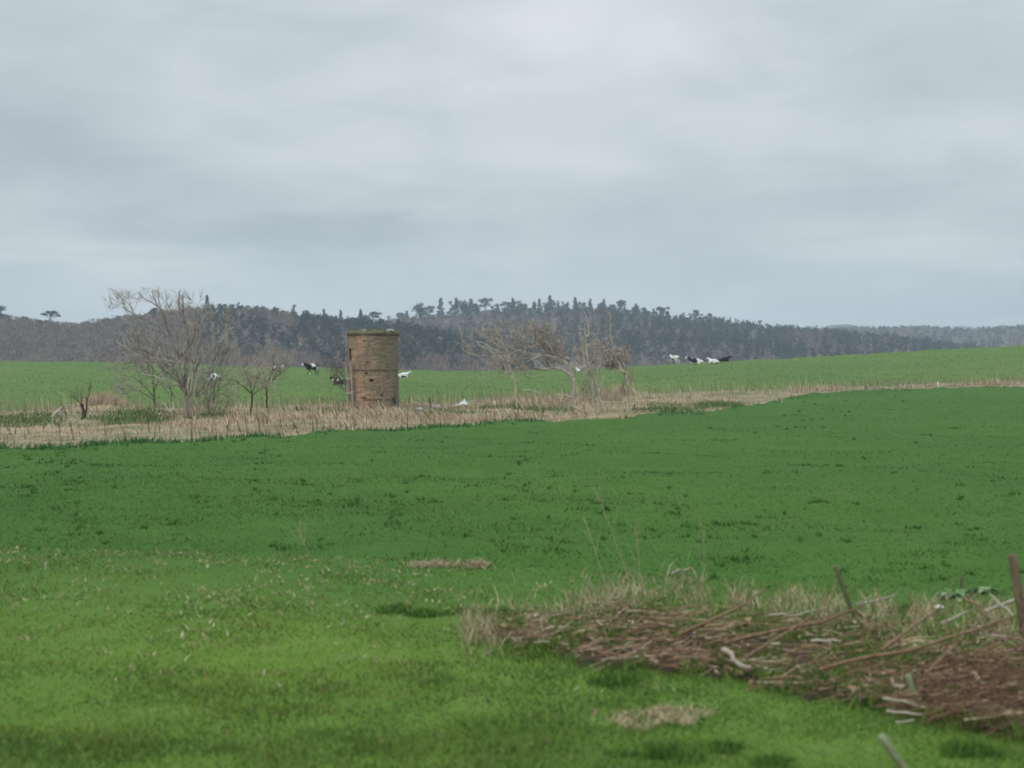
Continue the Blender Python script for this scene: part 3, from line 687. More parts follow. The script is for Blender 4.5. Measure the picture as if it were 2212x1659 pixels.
    rail('rail', (-1.80, -.80, 2.06), (-1.34, -1.40, 2.10), .06, .10)
    rail('rail', (-1.74, -.84, 1.10), (-1.30, -1.44, 1.12), .06, .10)
    # board leaning on the right foot
    rail('board', (1.62, -1.05, -.05), (1.44, -.95, .85), .22, .04).data.materials[0] = M['bark_dark']
    rail('board', (.62, -1.95, .0), (.42, -1.72, .66), .10, .035)
    return root
M['bark_pale2'] = bark_mat('silvered_timber', (.22, .21, .18), (.40, .39, .35), 4.0)
tower()

# ------------------------------------------------------------------ cows
def cow_mesh(pose):
    V, E, R = [], [], []
    def chain(start, pts):
        prev = start
        for (x, y, z, r) in pts:
            V.append((x, y, z)); R.append(r)
            if prev is not None: E.append((prev, len(V) - 1))
            prev = len(V) - 1
        return prev
    if pose == 'stand' or pose == 'graze':
        chain(None, [(-.72, 0, 1.12, .30), (-.2, 0, 1.05, .40), (.42, 0, 1.07, .36)])
        if pose == 'stand': nk = chain(2, [(.80, 0, 1.22, .21), (1.02, 0, 1.36, .16), (1.20, 0, 1.40, .145), (1.38, 0, 1.27, .11), (1.50, 0, 1.17, .095)]); hd = nk - 2; ez = 1.47; ex = 1.12
        else: nk = chain(2, [(.84, 0, .98, .20), (1.08, 0, .68, .15), (1.20, 0, .46, .14), (1.27, 0, .28, .10), (1.30, 0, .14, .09)]); hd = nk - 2; ez = .56; ex = 1.16
        chain(0, [(-1.02, 0, 1.22, .06), (-1.10, 0, .95, .032), (-1.12, 0, .6, .035), (-1.11, 0, .48, .05)])
        for s in (-1, 1):
            chain(0, [(-.72, s * .20, .92, .20), (-.60, s * .23, .70, .13), (-.83, s * .22, .47, .07), (-.77, s * .22, .12, .052), (-.71, s * .22, .03, .065)])
            chain(2, [(.44, s * .20, .80, .15), (.42, s * .21, .58, .095), (.46, s * .21, .38, .065), (.44, s * .21, .12, .05), (.49, s * .21, .03, .062)])
            chain(hd, [(ex, s * .15, ez, .05), (ex - .03, s * .27, ez, .035)])
        chain(1, [(-.45, 0, .72, .15)])
    else:
        chain(None, [(-.72, 0, .42, .33), (-.2, 0, .46, .42), (.42, 0, .46, .37)])
        nk = chain(2, [(.80, 0, .66, .22), (.98, 0, .86, .16), (1.14, 0, .93, .145), (1.33, 0, .82, .11), (1.45, 0, .73, .095)]); hd = nk - 2
        chain(0, [(-1.04, .05, .40, .06), (-1.14, .15, .16, .035), (-1.05, .3, .06, .04)])
        for s in (-1, 1):
            chain(0, [(-.68, s * .34, .26, .19), (-.25, s * .46, .16, .11), (-.62, s * .52, .09, .065), (-.25, s * .55, .07, .05)])
            chain(2, [(.48, s * .30, .22, .14), (.72, s * .34, .14, .085), (.50, s * .40, .08, .06), (.34, s * .40, .06, .05)])
            chain(hd, [(1.08, s * .15, 1.0, .05), (1.05, s * .27, 1.0, .035)])
    me = bpy.data.meshes.new('cow_frame'); me.from_pydata(V, E, [])
    ob = bpy.data.objects.new('cow_frame', me); C.objects.link(ob)
    sk = ob.modifiers.new('s', 'SKIN'); sk.use_smooth_shade = True; ob.modifiers.new('u', 'SUBSURF').levels = 1
    for i, d in enumerate(me.skin_vertices[0].data): d.radius = (R[i], R[i] * .92 if i < 3 else R[i]); d.use_root = (i == 0)
    dg = bpy.context.evaluated_depsgraph_get(); dg.update()
    m2 = bpy.data.meshes.new_from_object(ob.evaluated_get(dg)); m2.name = 'cow'
    bpy.data.objects.remove(ob)
    m2.polygons.foreach_set('use_smooth', np.ones(len(m2.polygons), bool))
    return m2
COWM = {k: cow_mesh(k) for k in ('stand', 'graze', 'lie')}
def cow_mat(thr, w):
    m, nt, b, _ = new_mat('pied_hide'); b.inputs['Roughness'].default_value = .7
    f = noise(nt, mapping(nt), 1.5, 1.5, .4, 0, '4D', w)
    nt.links.new(ramp(nt, f, [(thr - .012, (.012, .012, .013)), (thr + .012, (.64, .63, .59))]), b.inputs['Base Color'])
    return m
for (px, py, pose, head, thr, w, sc, lab) in [
    (463, 823, 'lie', 2.6, .50, 1.0, 1.0, 'white and black cow seen through the branches right of the tallest bare tree'),
    (599, 809, 'stand', .5, .52, 4.2, .85, 'pied cow standing behind the small forked tree'),
    (673, 810, 'stand', -2.3, .53, 7.7, 1.1, 'black and white cow standing on open grass left of the tower'),
    (733, 831, 'lie', 2.9, .56, 3.1, .85, 'mostly black cow lying behind the small shrub beside the tower'),
    (871, 816, 'lie', .1, .45, 9.4, .8, 'mostly white cow lying just right of the tower'),
    (1249, 805, 'lie', 2.0, .44, 5.6, .62, 'white cow half hidden by the trunk of the windswept tree'),
    (1457, 786, 'stand', 2.2, .50, 8.3, 1.0, 'black and white cow standing on the pasture skyline, leftmost of the right-hand cows'),
    (1503, 786, 'lie', 3.0, .49, 6.5, 1.15, 'large lying cow with black head to the left and white rump, on the pasture edge'),
    (1541, 786, 'lie', 2.5, .42, 2.4, .9, 'white cow lying on the pasture edge between two darker cows'),
    (1565, 782, 'lie', .3, .72, 1.9, .9, 'all black cow lying on the pasture skyline, rightmost of the herd')]:
    me = COWM[pose].copy(); me.materials.clear(); me.materials.append(cow_mat(thr, w))
    o = link('cow', me); p = spot(px, py); o.location = p; o.rotation_euler = (0, 0, head); o.scale = (sc,) * 3
    tag(o, lab, 'cow', 'cows grazing on the rising pasture')

# dark bush on the pasture behind the dead trees
def leaf_cloud(rng, n, cen, rad, size, cols_, jit=.15):
    d = rng.normal(0, 1, (n, 3)); d /= np.linalg.norm(d, axis=1)[:, None]; d *= rng.random((n, 1)) ** .4
    c = np.array(cen) + d * np.array(rad)
    a = rng.normal(0, 1, (n, 3)); a /= np.linalg.norm(a, axis=1)[:, None]; b = rng.normal(0, 1, (n, 3)); b /= np.linalg.norm(b, axis=1)[:, None]
    s = size * rng.uniform(.6, 1.3, (n, 1))
    v = np.stack([c - a * s, c + a * s * .7 + b * s * .4, c + b * s], 1).reshape(-1, 3)
    return v, np.repeat(palette(n, cols_, jit), 3, 0)
s = spot(1322, 797); rng = np.random.default_rng(5); vs, ts = [], []
bt = empty('dense_bush', s); tag(bt, 'dense dark bush on the pasture edge behind the rightmost dead tree', 'bush')
for cx, cz, rx, rz in ((-.9, 1.0, .8, .9), (.5, 1.2, 1.0, 1.1), (1.3, .8, .7, .8), (-.1, .7, 1.3, .7)):
    a, b = leaf_cloud(rng, 260, (cx, rng.normal(0, .3), cz), (rx, .8, rz), .2, [(.09, .075, .07), (.11, .09, .08), (.06, .06, .062)]); vs.append(a); ts.append(b)
v = np.concatenate(vs); make_mesh('crown', v, [np.arange(len(v)).reshape(-1, 3)], M['needle'], np.concatenate(ts), parent=bt)
v, f = tubes([(np.array([[0, 0, -.1], [.05, 0, .6], [.2, 0, 1.3]]), np.array([.09, .07, .04])), (np.array([[0, 0, .2], [-.4, 0, .7], [-.7, 0, 1.3]]), np.array([.07, .05, .03]))], 6)
make_mesh('trunk', v, f, M['bark_dark'], smooth=True, parent=bt)

# reeds, sheet, posts in the strip
s = spot(1322, 872); n = 620
X = s.x + .45 * np.clip(RNG.normal(0, 1, n), -1.6, 1.6); Y = s.y + .3 * np.clip(RNG.normal(0, 1, n), -1.6, 1.6)
o = blades(None, None, RNG.uniform(.7, 1.75, n) * (.35 + .9 * clump_noise(X, Y, 2.2, 28)), RNG.uniform(.02, .045, n), .30, palette(n, [(.50, .38, .27), (.40, .30, .20), (.56, .46, .33)], .12), 'reed_clump', M['straw'],
           'tall clump of tan dry reeds between the two dead trees', 'reeds', None, wind=.02, world=(X, Y))
s = spot(222, 893); n = 1500
X = s.x + RNG.normal(0, 1.0, n); Y = s.y + RNG.normal(0, .5, n)
blades(None, None, RNG.uniform(.4, 1.1, n) * np.exp(-((X - s.x) / 1.8) ** 2), RNG.uniform(.02, .04, n), .7, palette(n, STRAW[:4], .12), 'dry_grass_tussock', M['straw'],
       'rounded tussock of dead grass right of the left stump', 'tussock', None, wind=.2, world=(X, Y))
def crumpled(name, s, w, d, h, mat, label, cat, seed, thick=.012):
    rng = np.random.default_rng(seed); n = 16
    gx, gy = np.meshgrid(np.linspace(-1, 1, n), np.linspace(-1, 1, n))
    z = h * np.exp(-((gx - .45) / .55) ** 2 - (gy / .8) ** 2) * (1 + .25 * rng.normal(0, 1, gx.shape)) + .03 + .03 * rng.random(gx.shape)
    v = np.stack([gx * w / 2 * (1 - .25 * (gy + 1) * (gx < 0)), gy * d / 2, z], -1).reshape(-1, 3); v2 = v - np.array([0, 0, thick])
    i = (np.arange(n - 1)[:, None] * n + np.arange(n - 1)[None]).ravel(); f = np.stack([i, i + 1, i + n + 1, i + n], 1); k = n * n
    rim = np.concatenate([np.arange(n), np.arange(1, n) * n + n - 1, (n - 1) * n + np.arange(n - 2, -1, -1), np.arange(n - 2, 0, -1) * n]); rn = np.roll(rim, -1)
    o = make_mesh(name, np.concatenate([v, v2]), [f, f[:, ::-1] + k, np.stack([rim, rim + k, rn + k, rn], 1)], mat)
    o.location = s; return tag(o, label, cat)
mw, ntw, bw, _ = new_mat('dull_plastic'); bw.inputs['Roughness'].default_value = .5
ntw.links.new(ramp(ntw, noise(ntw, mapping(ntw), 3, 4), [(.3, (.34, .40, .37)), (.7, (.48, .54, .51))]), bw.inputs['Base Color'])
p = spot(994, 883); p.z += .16
crumpled('plastic_sheet', p, 1.15, .8, .30, mw, 'crumpled pale plastic sheet lying in the dry grass right of the tower', 'sheet', 4)
def stake(name, px, py, h, r, lean, mat, label, cat, group=None, Y=None, seed=0, square=False, top=True):
    s = spot(px, py) if Y is None else at(px, Y)
    rng = np.random.default_rng(seed)
    n = 8; P = np.array([[lean * h * t, 0, -0.15 + (h + .15) * t] for t in np.linspace(0, 1, n)]); P[1:-1, :2] += rng.normal(0, r * .12, (n - 2, 2))
    R = np.full(n, r) * (1 + rng.normal(0, .06, n)); R[-1] *= .82
    P = np.vstack([P, P[-1] + [0, 0, r * .15]]); R = np.append(R, r * .55)
    v, f = tubes([(P, R)], 4 if square else 9)
    o = make_mesh(name, v, f, mat, smooth=not square); o.location = s
    return tag(o, label, cat, group)
white, nt5, b5, _ = new_mat('white_painted_wood'); nt5.links.new(ramp(nt5, noise(nt5, mapping(nt5), 9, 4), [(.3, (.45, .43, .38)), (.6, (.72, .71, .66))]), b5.inputs['Base Color'])
stake('white_post', 1068, 884, .52, .07, 0, white, 'short white post in the dry grass between the plastic sheet and the leaning tree', 'post', seed=2)
stake('white_post', 2026, 837, .42, .08, 0, white, 'short white post at the foot of the far dry bank on the right', 'post', seed=3)
for k, (px, py, h, r, ln, lab) in enumerate([
    (1472, 862, .75, .05, -.1, 'thin grey stake on the bank right of the reeds'), (1600, 868, .45, .05, .15, 'short grey stake at the end of the near dry tongue'),
    (930, 886, .9, .05, -.04, 'dark thin stake in the grass just right of the tower'), (778, 893, .55, .045, -.25, 'short brown stake in the grass at the tower foot'),
    (860, 893, .5, .05, .2, 'stubby leaning stake at the right foot of the tower'), (640, 898, .55, .05, .08, 'short brown stake in the grass between the small trees and the tower'),
    (1690, 868, .6, .045, -.05, 'pale thin stake at the tip of the near dry tongue'), (1900, 836, .75, .04, .05, 'thin pale stake on the far dry bank')]):
    stake('stake', px, py, h, r, ln, M['bark_dark'] if 'brown' in lab or 'dark' in lab else M['bark_pale'], lab, 'stake', 'old stakes in the dry strip', seed=20 + k)
def boulder(px, py, size, mat, label, seed):
    bm = bmesh.new(); bmesh.ops.create_icosphere(bm, subdivisions=3, radius=1); r = random.Random(seed); ph = [r.uniform(0, 6) for _ in range(6)]
    for w in bm.verts:
        c = w.co; f_ = 1 + .12 * math.sin(3 * c.x + ph[0]) + .10 * math.sin(4 * c.y + ph[1]) + .08 * math.sin(5 * c.z + ph[2]) + r.uniform(-.03, .03)
        w.co = Vector((c.x * size[0] * f_, c.y * size[1] * f_, max(c.z, -.5) * size[2] * f_))
    me = bpy.data.meshes.new('boulder'); bm.to_mesh(me); bm.free(); me.materials.append(mat); o = link('boulder', me); s = spot(px, py); o.location = s + Vector((0, 0, size[2] * .35))
    return tag(o, label, 'stone')
mb, nt6, b6, _ = new_mat('lichened_stone'); nt6.links.new(ramp(nt6, noise(nt6, mapping(nt6), 4, 5), [(.35, (.10, .08, .065)), (.6, (.34, .31, .28))]), b6.inputs['Base Color'])
boulder(942, 887, (.42, .3, .28), mb, 'rounded stone half buried in dry grass between tower and plastic sheet', 1)
boulder(905, 890, (.3, .25, .2), mb, 'small brown stone in the dry grass nearest the tower', 2)

# ------------------------------------------------------------------ foreground brash heap
BT = [(900, 1372), (1060, 1352), (1150, 1325), (1250, 1305), (1400, 1278), (1600, 1300), (1800, 1330), (2000, 1340), (2212, 1352), (3100, 1390)]
BT0 = list(BT); BT = [(x, y + 42 * float(np.clip((x - 1100) / 200, 0, 1))) for x, y in BT]
BB = [(900, 1385), (1060, 1395), (1200, 1428), (1300, 1450), (1450, 1455), (1600, 1478), (1750, 1512), (1880, 1525), (1960, 1548), (2212, 1598), (3100, 1740)]
bc = np.linspace(1080, 2600, 420); nb = 90
ya, yb = ip(bc, BB) + wob(bc, 2, 5), ip(bc, BT) + wob(bc, 2.6, 4) + 14
Ya, Yb = hit(bc, ya), hit(bc, yb); tt = np.linspace(0, 1, nb)[:, None]
Yg = Ya + (Yb - Ya) * tt; Xg = (bc - CX) / F * Yg
heap = lambda x, y: .01 + .09 * clump_noise(x, y, .8, 21) + .05 * clump_noise(x, y, 2.6, 22)
edge = np.sin(PI * tt) ** .6 * sstep(1080, 1260, bc)[None]
Zg = gz_xy(Xg, Yg) - .05 + .004 + (heap(Xg, Yg) * .8) * edge + .046 * edge
m_ = len(bc); i = (np.arange(nb - 1)[:, None] * m_ + np.arange(m_ - 1)[None]).ravel()
bare = clump_noise(Xg, Yg, 1.6, 23) * .55 + clump_noise(Xg, Yg, 5.0, 24) * .45 + .45 * (edge - .8)
i = i[bare.ravel()[i] > .40]
tag(make_mesh('brash_soil', np.stack([Xg, Yg, Zg], -1).reshape(-1, 3), [np.stack([i, i + 1, i + m_ + 1, i + m_], 1)], M['soil'], smooth=True), 'dark bare soil and litter under the cut brash', None, None, 'structure')
def brash_pts(n, x0=1080, x1=2420, red=False):
    px = RNG.uniform(x0, x1, n); t = RNG.random(n); a, b = ip(px, BB), ip(px, BT)
    return px, a + (b - a) * t
def twig_mesh(name, px, py, L, r, ang_sd, tint, label, zmax=.14, up=.10):
    n = len(px); Y = hit(px, py); X = (px - CX) / F * Y; Z = gz_xy(X, Y) + heap(X, Y) * .75 + RNG.random(n) ** 1.6 * zmax
    a = RNG.normal(.25, ang_sd, n) + PI * (RNG.random(n) < .5)
    d = np.stack([np.cos(a), np.sin(a) * .9, RNG.normal(up * np.cos(a), .16, n)], 1); d /= np.linalg.norm(d, axis=1)[:, None]
    s = np.cross(d, [0, 0, 1.0]); s /= np.linalg.norm(s, axis=1)[:, None]; q = np.cross(s, d)
    c = np.stack([X, Y, Z], 1); bow = RNG.normal(0, .05, (n, 1)) * L[:, None] * s + RNG.normal(0, .04, (n, 1)) * L[:, None] * q
    V = []
    for k, (f, th) in enumerate(((-.5, 1.0), (0, .85), (.5, .45))):
        p = c + d * (L * f)[:, None] + (bow if k == 1 else 0)
        for ag in (PI / 2, PI * 7 / 6, PI * 11 / 6): V.append(p + (s * math.cos(ag) + q * math.sin(ag)) * (r * th)[:, None])
    V = np.stack(V, 1).reshape(-1, 3); i = np.arange(n) * 9; fs = []
    for k in (0, 3):
        for j in range(3): fs.append(np.stack([i + k + j, i + k + (j + 1) % 3, i + k + 3 + (j + 1) % 3, i + k + 3 + j], 1))
    o = make_mesh(name, V, [np.concatenate(fs)], M['twig'], np.repeat(tint, 9, 0)); return tag(o, label, None, None, 'stuff')
n = 4600; px, py = brash_pts(n)
keep = RNG.random(n) < 2.3 * (clump_noise(px, py * 3, .018, 31) * .6 + clump_noise(px, py * 3, .05, 32) * .4) - .6; keep &= RNG.random(n) < sstep(1080, 1500, px) * .75 + .25; px, py = px[keep], py[keep]; n = len(px)
BR = [(.200, .128, .074), (.135, .086, .050), (.275, .188, .115), (.400, .310, .205), (.46, .39, .28), (.070, .048, .030)]
twig_mesh('brash_twigs', px, py, RNG.uniform(.10, .55, n) , RNG.uniform(.0025, .008, n), .75, palette(n, BR, .2, [.30, .25, .20, .11, .05, .09]), 'tangle of small cut brown twigs heaped on the verge')
n = 3000; px = RNG.normal(2150, 125, n); py = RNG.normal(1515, 55, n); keep = (py < ip(px, BB) + 10) & (py > ip(px, BT) + 50); px, py = px[keep], py[keep]; n = len(px)
twig_mesh('withered_brambles', px, py, RNG.uniform(.05, .30, n), RNG.uniform(.002, .006, n), .9, palette(n, [(.110, .058, .038), (.145, .080, .053), (.074, .042, .028), (.21, .135, .09)], .18), 'reddish withered bramble stems at the right end of the brash', .20, .2)
n = 4200; px, py = brash_pts(n); Y = hit(px, py); X = (px - CX) / F * Y
c = np.stack([X, Y, gz_xy(X, Y) + heap(X, Y) * .8 + RNG.random(n) * .15], 1); a = RNG.normal(0, 1, (n, 3)); a[:, 2] *= .4; b = RNG.normal(0, 1, (n, 3)); b[:, 2] *= .4
sz = RNG.uniform(.012, .04, (n, 1)); V = np.stack([c - a * sz, c + b * sz, c + a * sz], 1).reshape(-1, 3)
tag(make_mesh('leaf_litter', V, [np.arange(3 * n).reshape(-1, 3)], M['straw'], np.repeat(palette(n, [(.16, .10, .065), (.22, .16, .10), (.10, .065, .045), (.36, .29, .20)], .2), 3, 0)), 'dead brown leaves caught in the brash', None, None, 'stuff')
# green shoots through the heap, straw on its far edge
n = 24000; px, py = brash_pts(n); py += RNG.normal(0, 14, n); k_ = RNG.random(n) < clump_noise(px, py * 3, .018, 41) * 2.2 - .82; px, py = px[k_], py[k_]; n = len(px)
blades(px, py, RNG.uniform(.05, .20, n), RNG.uniform(.010, .020, n), 1.5, palette(n, [(.115, .19, .030), (.085, .155, .026), (.15, .21, .048), (.055, .105, .02)], .15), 'grass_in_brash', M['blade'], 'green grass growing through the brash', lift=.08)
n = 11000; px = RNG.uniform(1000, 2400, n); py = ip(px, BT0) + 8 + RNG.normal(0, 24, n); k_ = RNG.random(n) < clump_noise(px, py, .02, 43) * 1.5 - .2; px, py = px[k_], py[k_]; n = len(px)
blades(px, py, RNG.uniform(.10, .32, n), RNG.uniform(.007, .016, n), 1.5, palette(n, [(.42, .34, .22), (.33, .26, .16), (.52, .44, .31), (.24, .16, .10), (.13, .20, .06)], .16, [.24, .20, .11, .15, .30]), 'dead_verge_grass', M['straw'], 'bleached dead grass behind the brash heap')

def tall_ends(name, label, p0, p1, h0, h1, r0, r1, mat, cat='stick', group='large sticks on the brash heap', forks=1, seed=0, mid=None):
    pts = [p0] + ([mid] if mid else []) + [p1]; e = np.linspace(h0, h1, len(pts))
    return dead_branch(name, label, cat, pts, r0, r1, mat, group, 0.0, forks, seed, ends=e)
M['bark_stick'] = bark_mat('brown_stick_bark', (.120, .075, .044), (.270, .180, .112), 9)
M['bark_ash'] = bark_mat('ashen_stick_bark', (.23, .20, .15), (.40, .36, .28), 9)
ST = [((1566, 1445), (1866, 1392), .26, .40, .022, .011, 'bark_stick', (1771, 1415), 'long brown stick rising to the right across the middle of the brash'),
      ((1466, 1412), (1656, 1356), .20, .42, .017, .009, 'bark_stick', (1606, 1370), 'thinner brown stick lying behind the long middle stick'),
      ((1771, 1495), (2196, 1434), .22, .45, .020, .010, 'bark_stick', (1990, 1470), 'longest brown stick, low across the right half of the brash'),
      ((1561, 1447), (1621, 1470), .20, .12, .030, .024, 'bark_ash', None, 'short thick pale stick end at the foot of the long middle stick'),
      ((1116, 1364), (1241, 1344), .08, .16, .014, .008, 'bark_ash', None, 'upper of two pale grey sticks at the left end of the brash'),
      ((1111, 1402), (1211, 1368), .06, .12, .014, .008, 'bark_ash', None, 'lower of two pale grey sticks at the left end of the brash'),
      ((1206, 1381), (1276, 1378), .14, .14, .012, .008, 'bark_pale', None, 'short tan stick just right of the two pale grey sticks'),
      ((2034, 1424), (2090, 1408), .34, .38, .018, .012, 'bark_ash', None, 'short almost white stick near the right side of the brash'),
      ((2130, 1390), (2300, 1352), .30, .45, .018, .010, 'bark_pale', None, 'pale stick running out of the picture at the right, below the fence post'),
      ((1906, 1458), (2036, 1402), .25, .42, .018, .010, 'bark_stick', None, 'brown stick left of the white stick, pointing up to the right'),
      ((1751, 1442), (1816, 1445), .28, .28, .013, .009, 'bark_pale', None, 'short pale level stick below the long middle stick'),
      ((1661, 1397), (1766, 1391), .34, .36, .013, .008, 'bark_ash', (1720, 1402), 'thin sagging pale stick above the long middle stick'),
      ((2081, 1337), (2136, 1354), .22, .10, .018, .013, 'bark_stick', None, 'dark brown stick lying on the grass behind the brash, left of the fence post'),
      ((1908, 1545), (2000, 1556), .16, .12, .014, .010, 'bark_ash', None, 'upper pale split stick at the bottom edge of the brash'),
      ((1915, 1558), (1992, 1566), .10, .10, .014, .010, 'bark_ash', None, 'middle pale split stick at the bottom edge of the brash'),
      ((1935, 1578), (1975, 1572), .08, .08, .012, .009, 'bark_ash', None, 'lowest pale split stick at the bottom edge of the brash'),
      ((1451, 1251), (1489, 1246), .05, .10, .020, .016, 'bark_ash', None, 'white stick lying alone where the verge meets the green field'),
      ((1850, 1370), (1940, 1357), .30, .34, .013, .008, 'bark_ash', None, 'pale curved stick at the top of the brash near the thin leaning stake'),
      ((1300, 1448), (1405, 1437), .10, .10, .014, .009, 'bark_pale', None, 'tan stick along the lower left edge of the brash'),
      ((1610, 1462), (1790, 1398), .2, .42, .014, .008, 'bark_stick', None, 'brown stick crossing under the long middle stick'),
      ((2000, 1500), (2130, 1430), .2, .45, .015, .008, 'bark_stick', None, 'reddish brown stick rising through the withered brambles'),
      ((2140, 1372), (2190, 1412), .40, .34, .015, .010, 'bark_ash', None, 'pale crooked stick falling to the right at the right edge of the brash')]
for k, (a, b, h0, h1, r0, r1, mt, mid, lab) in enumerate(ST):
    tall_ends('stick', lab, a, b, h0, h1, r0, r1, M[mt], seed=100 + k, mid=mid, forks=2 if mt == 'bark_stick' else 0)

# fence posts and marker
def post(name, base, top, r, mat, label, cat, seed, flat=1.0):
    s = spot(*base); u = U(s.y); rng = np.random.default_rng(seed)
    T = np.array([(top[0] - base[0]) * u, 0, (base[1] - top[1]) * u]); n = 9
    P = np.array([T * t for t in np.linspace(-.08, 1, n)]); R = r * (1 + rng.normal(0, .04, n)); R[0] = r
    P = np.vstack([P, P[-1] + T / np.linalg.norm(T) * r * .25]); R = np.append(R, r * .7)
    v, f = tubes([(P, R)], 10); v[:, 1] *= flat
    o = make_mesh(name, v, f, mat, smooth=True); o.location = s
    return tag(o, label, cat)
M['post'] = bark_mat('old_post_wood', (.085, .062, .040), (.200, .150, .095), 7)
M['post_green'] = bark_mat('algae_post_wood', (.075, .085, .040), (.150, .140, .075), 7)
M['stake_pale'] = bark_mat('weathered_stake', (.15, .17, .09), (.26, .28, .17), 7)
post('fence_post', (2216, 1385), (2187, 1206), .050, M['post'], 'brown wooden fence post at the right edge, leaning left', 'fence post', 1)
post('fence_post', (1850, 1350), (1805, 1228), .026, M['post_green'], 'thin greenish stake leaning left behind the brash', 'fence post', 2)
post('stake', (1985, 1535), (1962, 1450), .028, M['stake_pale'], 'short pale stake standing in the brambles above the split sticks', 'stake', 3)
post('stake', (1982, 1705), (1903, 1592), .032, M['stake_pale'], 'thick pale leaning stake at the bottom edge of the picture', 'stake', 4)
post('stake', (2075, 1275), (2077, 1243), .022, M['post'], 'small brown stump end behind the dock plant', 'stake', 5)
# white tub
s = spot(2030, 1342); n = 20; ta = np.arange(n) * 2 * PI / n
prof = [(.001, .0), (.038, .0), (.046, .085), (.050, .088), (.050, .098), (.044, .098), (.040, .03), (.001, .03)]
V = np.concatenate([np.stack([r * np.cos(ta), r * np.sin(ta), np.full(n, z)], 1) for r, z in prof]); ii = np.arange(n)
o = make_mesh('tub', V, [np.concatenate([np.stack([k * n + ii, k * n + (ii + 1) % n, (k + 1) * n + (ii + 1) % n, (k + 1) * n + ii], 1) for k in range(len(prof) - 1)])], white, smooth=False)
o.location = s + Vector((0, 0, .05)); o.rotation_euler = (.15, -.1, 0); tag(o, 'small white tub lying in the grass left of the fence post', 'tub')

# leafy weeds: rosettes of broad leaves
def rosette(px, py, rad, n, cols_, label, name='dock_plant', cat='weed', up=.5, seed=0):
    rng = np.random.default_rng(seed); s = spot(px, py); V, Fq, T = [], [], []
    for k in range(n):
        a = rng.uniform(0, 2 * PI); L = rad * rng.uniform(.6, 1.15); el = rng.uniform(.15, 1.0) * up * 2; w = L * rng.uniform(.16, .26); r0 = rng.uniform(0, rad * .35)
        d = np.array([math.cos(a), math.sin(a), 0]); sd = np.array([-math.sin(a), math.cos(a), 0]); c = palette(1, cols_, .15)[0]; b = len(V)
        for t in np.linspace(0, 1, 6):
            p = d * (r0 + L * t * math.cos(el * .7)) + np.array([0, 0, L * (math.sin(el) * t - .55 * t * t)]) + np.array([0, 0, .03]); ww = w * math.sin(PI * min(.08 + t * .92, .995)) ** .7
            V += [p - sd * ww + np.array([0, 0, ww * .25]), p, p + sd * ww + np.array([0, 0, ww * .25])]; T += [c] * 3
        for j in range(5):
            q = b + 3 * j; Fq += [[q, q + 1, q + 4, q + 3], [q + 1, q + 2, q + 5, q + 4]]
    o = make_mesh(name, V, [np.array(Fq)], M['blade'], np.array(T)); o.location = s; return tag(o, label, cat, 'leafy weeds on the verge')
DK = [(.064, .138, .024), (.080, .160, .030), (.100, .182, .038)]; PL = [(.15, .25, .11), (.10, .20, .07), (.24, .32, .18), (.05, .13, .036)]
rosette(2065, 1292, .26, 34, PL, 'leafy dock plant with pale-topped leaves in front of the field, left of the fence post', up=.45, seed=1)
rosette(2130, 1278, .20, 20, PL, 'smaller pale-leaved dock between the dock plant and the fence post', up=.35, seed=2)
for k, (px, py, rd, lab) in enumerate([(1432, 1640, .17, 'dark green weed clump at the bottom edge below the tan grass patch'), (1560, 1622, .12, 'smaller dark weed clump right of the clump at the bottom edge'), (1668, 1652, .11, 'dark weed clump at the bottom edge, left of the pale leaning stake'),
        (2095, 1625, .16, 'dark green weed clump at the lower right corner'), (860, 1318, .17, 'dark weed clump on the verge at the left of the brash, upper left one'), (920, 1325, .15, 'dark weed clump between two others left of the brash'),
        (1075, 1330, .20, 'broad dark weed clump just left of the two pale grey sticks'), (1000, 1318, .13, 'small dark weed clump left of the broad one'), (1960, 1325, .14, 'bright weed clump behind the brash, left of the white tub'), (1600, 1420, .13, 'dark green weed in the middle of the brash'),
        (1330, 1475, .16, 'dark weed clump under the lower left edge of the brash')]):
    p = spot(px, py); n = 420; a_ = RNG.uniform(0, 6.283, n); ph = rd * 90 + k; q = np.stack([np.cos(a_) * 1.7, np.sin(a_) * .9], 1) * (rd * np.sqrt(RNG.random(n)) * (1 + .4 * np.sin(2 * a_ + ph) + .25 * np.sin(3 * a_ + 2 * ph)))[:, None]
    lf = 1.1 - .5 * np.clip(np.linalg.norm(q, axis=1) / (rd * 2), 0, 1.6)
    blades(None, None, rd * .85 * lf * RNG.uniform(.4, 1.2, n), RNG.uniform(.012, .03, n), .9, palette(n, DK, .14), 'weed_clump', M['blade'], lab, 'weed', None, 'dark weed clumps on the verge', world=(p.x + q[:, 0], p.y + q[:, 1]))
# mat of bleached grass and pale dead leaves on the verge
n = 2600; s = spot(1430, 1548); r_ = np.sqrt(RNG.random(n)); a_ = RNG.uniform(0, 6.283, n); lob = 1 + .35 * np.sin(a_ * 2 + 1) + .2 * np.sin(a_ * 5)
X = s.x + .36 * r_ * np.cos(a_) * lob; Y = s.y + .40 * r_ * np.sin(a_) * lob + .2 * (X - s.x)
blades(None, None, RNG.uniform(.03, .11, n), RNG.uniform(.006, .013, n), 3.2, palette(n, [(.44, .34, .22), (.36, .27, .17), (.52, .43, .30)], .14), 'dead_grass_mat', M['straw'], 'flattened tan patch of dead grass at the bottom, below the brash', 'grass patch', None, world=(X, Y))
n = 1150; px = RNG.uniform(-60, 1500, n); py = ip(px, EDGE1) + 5 + np.abs(RNG.normal(0, 1, n)) * 100
k_ = RNG.random(n) < clump_noise(px, py * 2, .012, 51) * 1.7 - .35; px, py = px[k_], py[k_]; n = len(px)
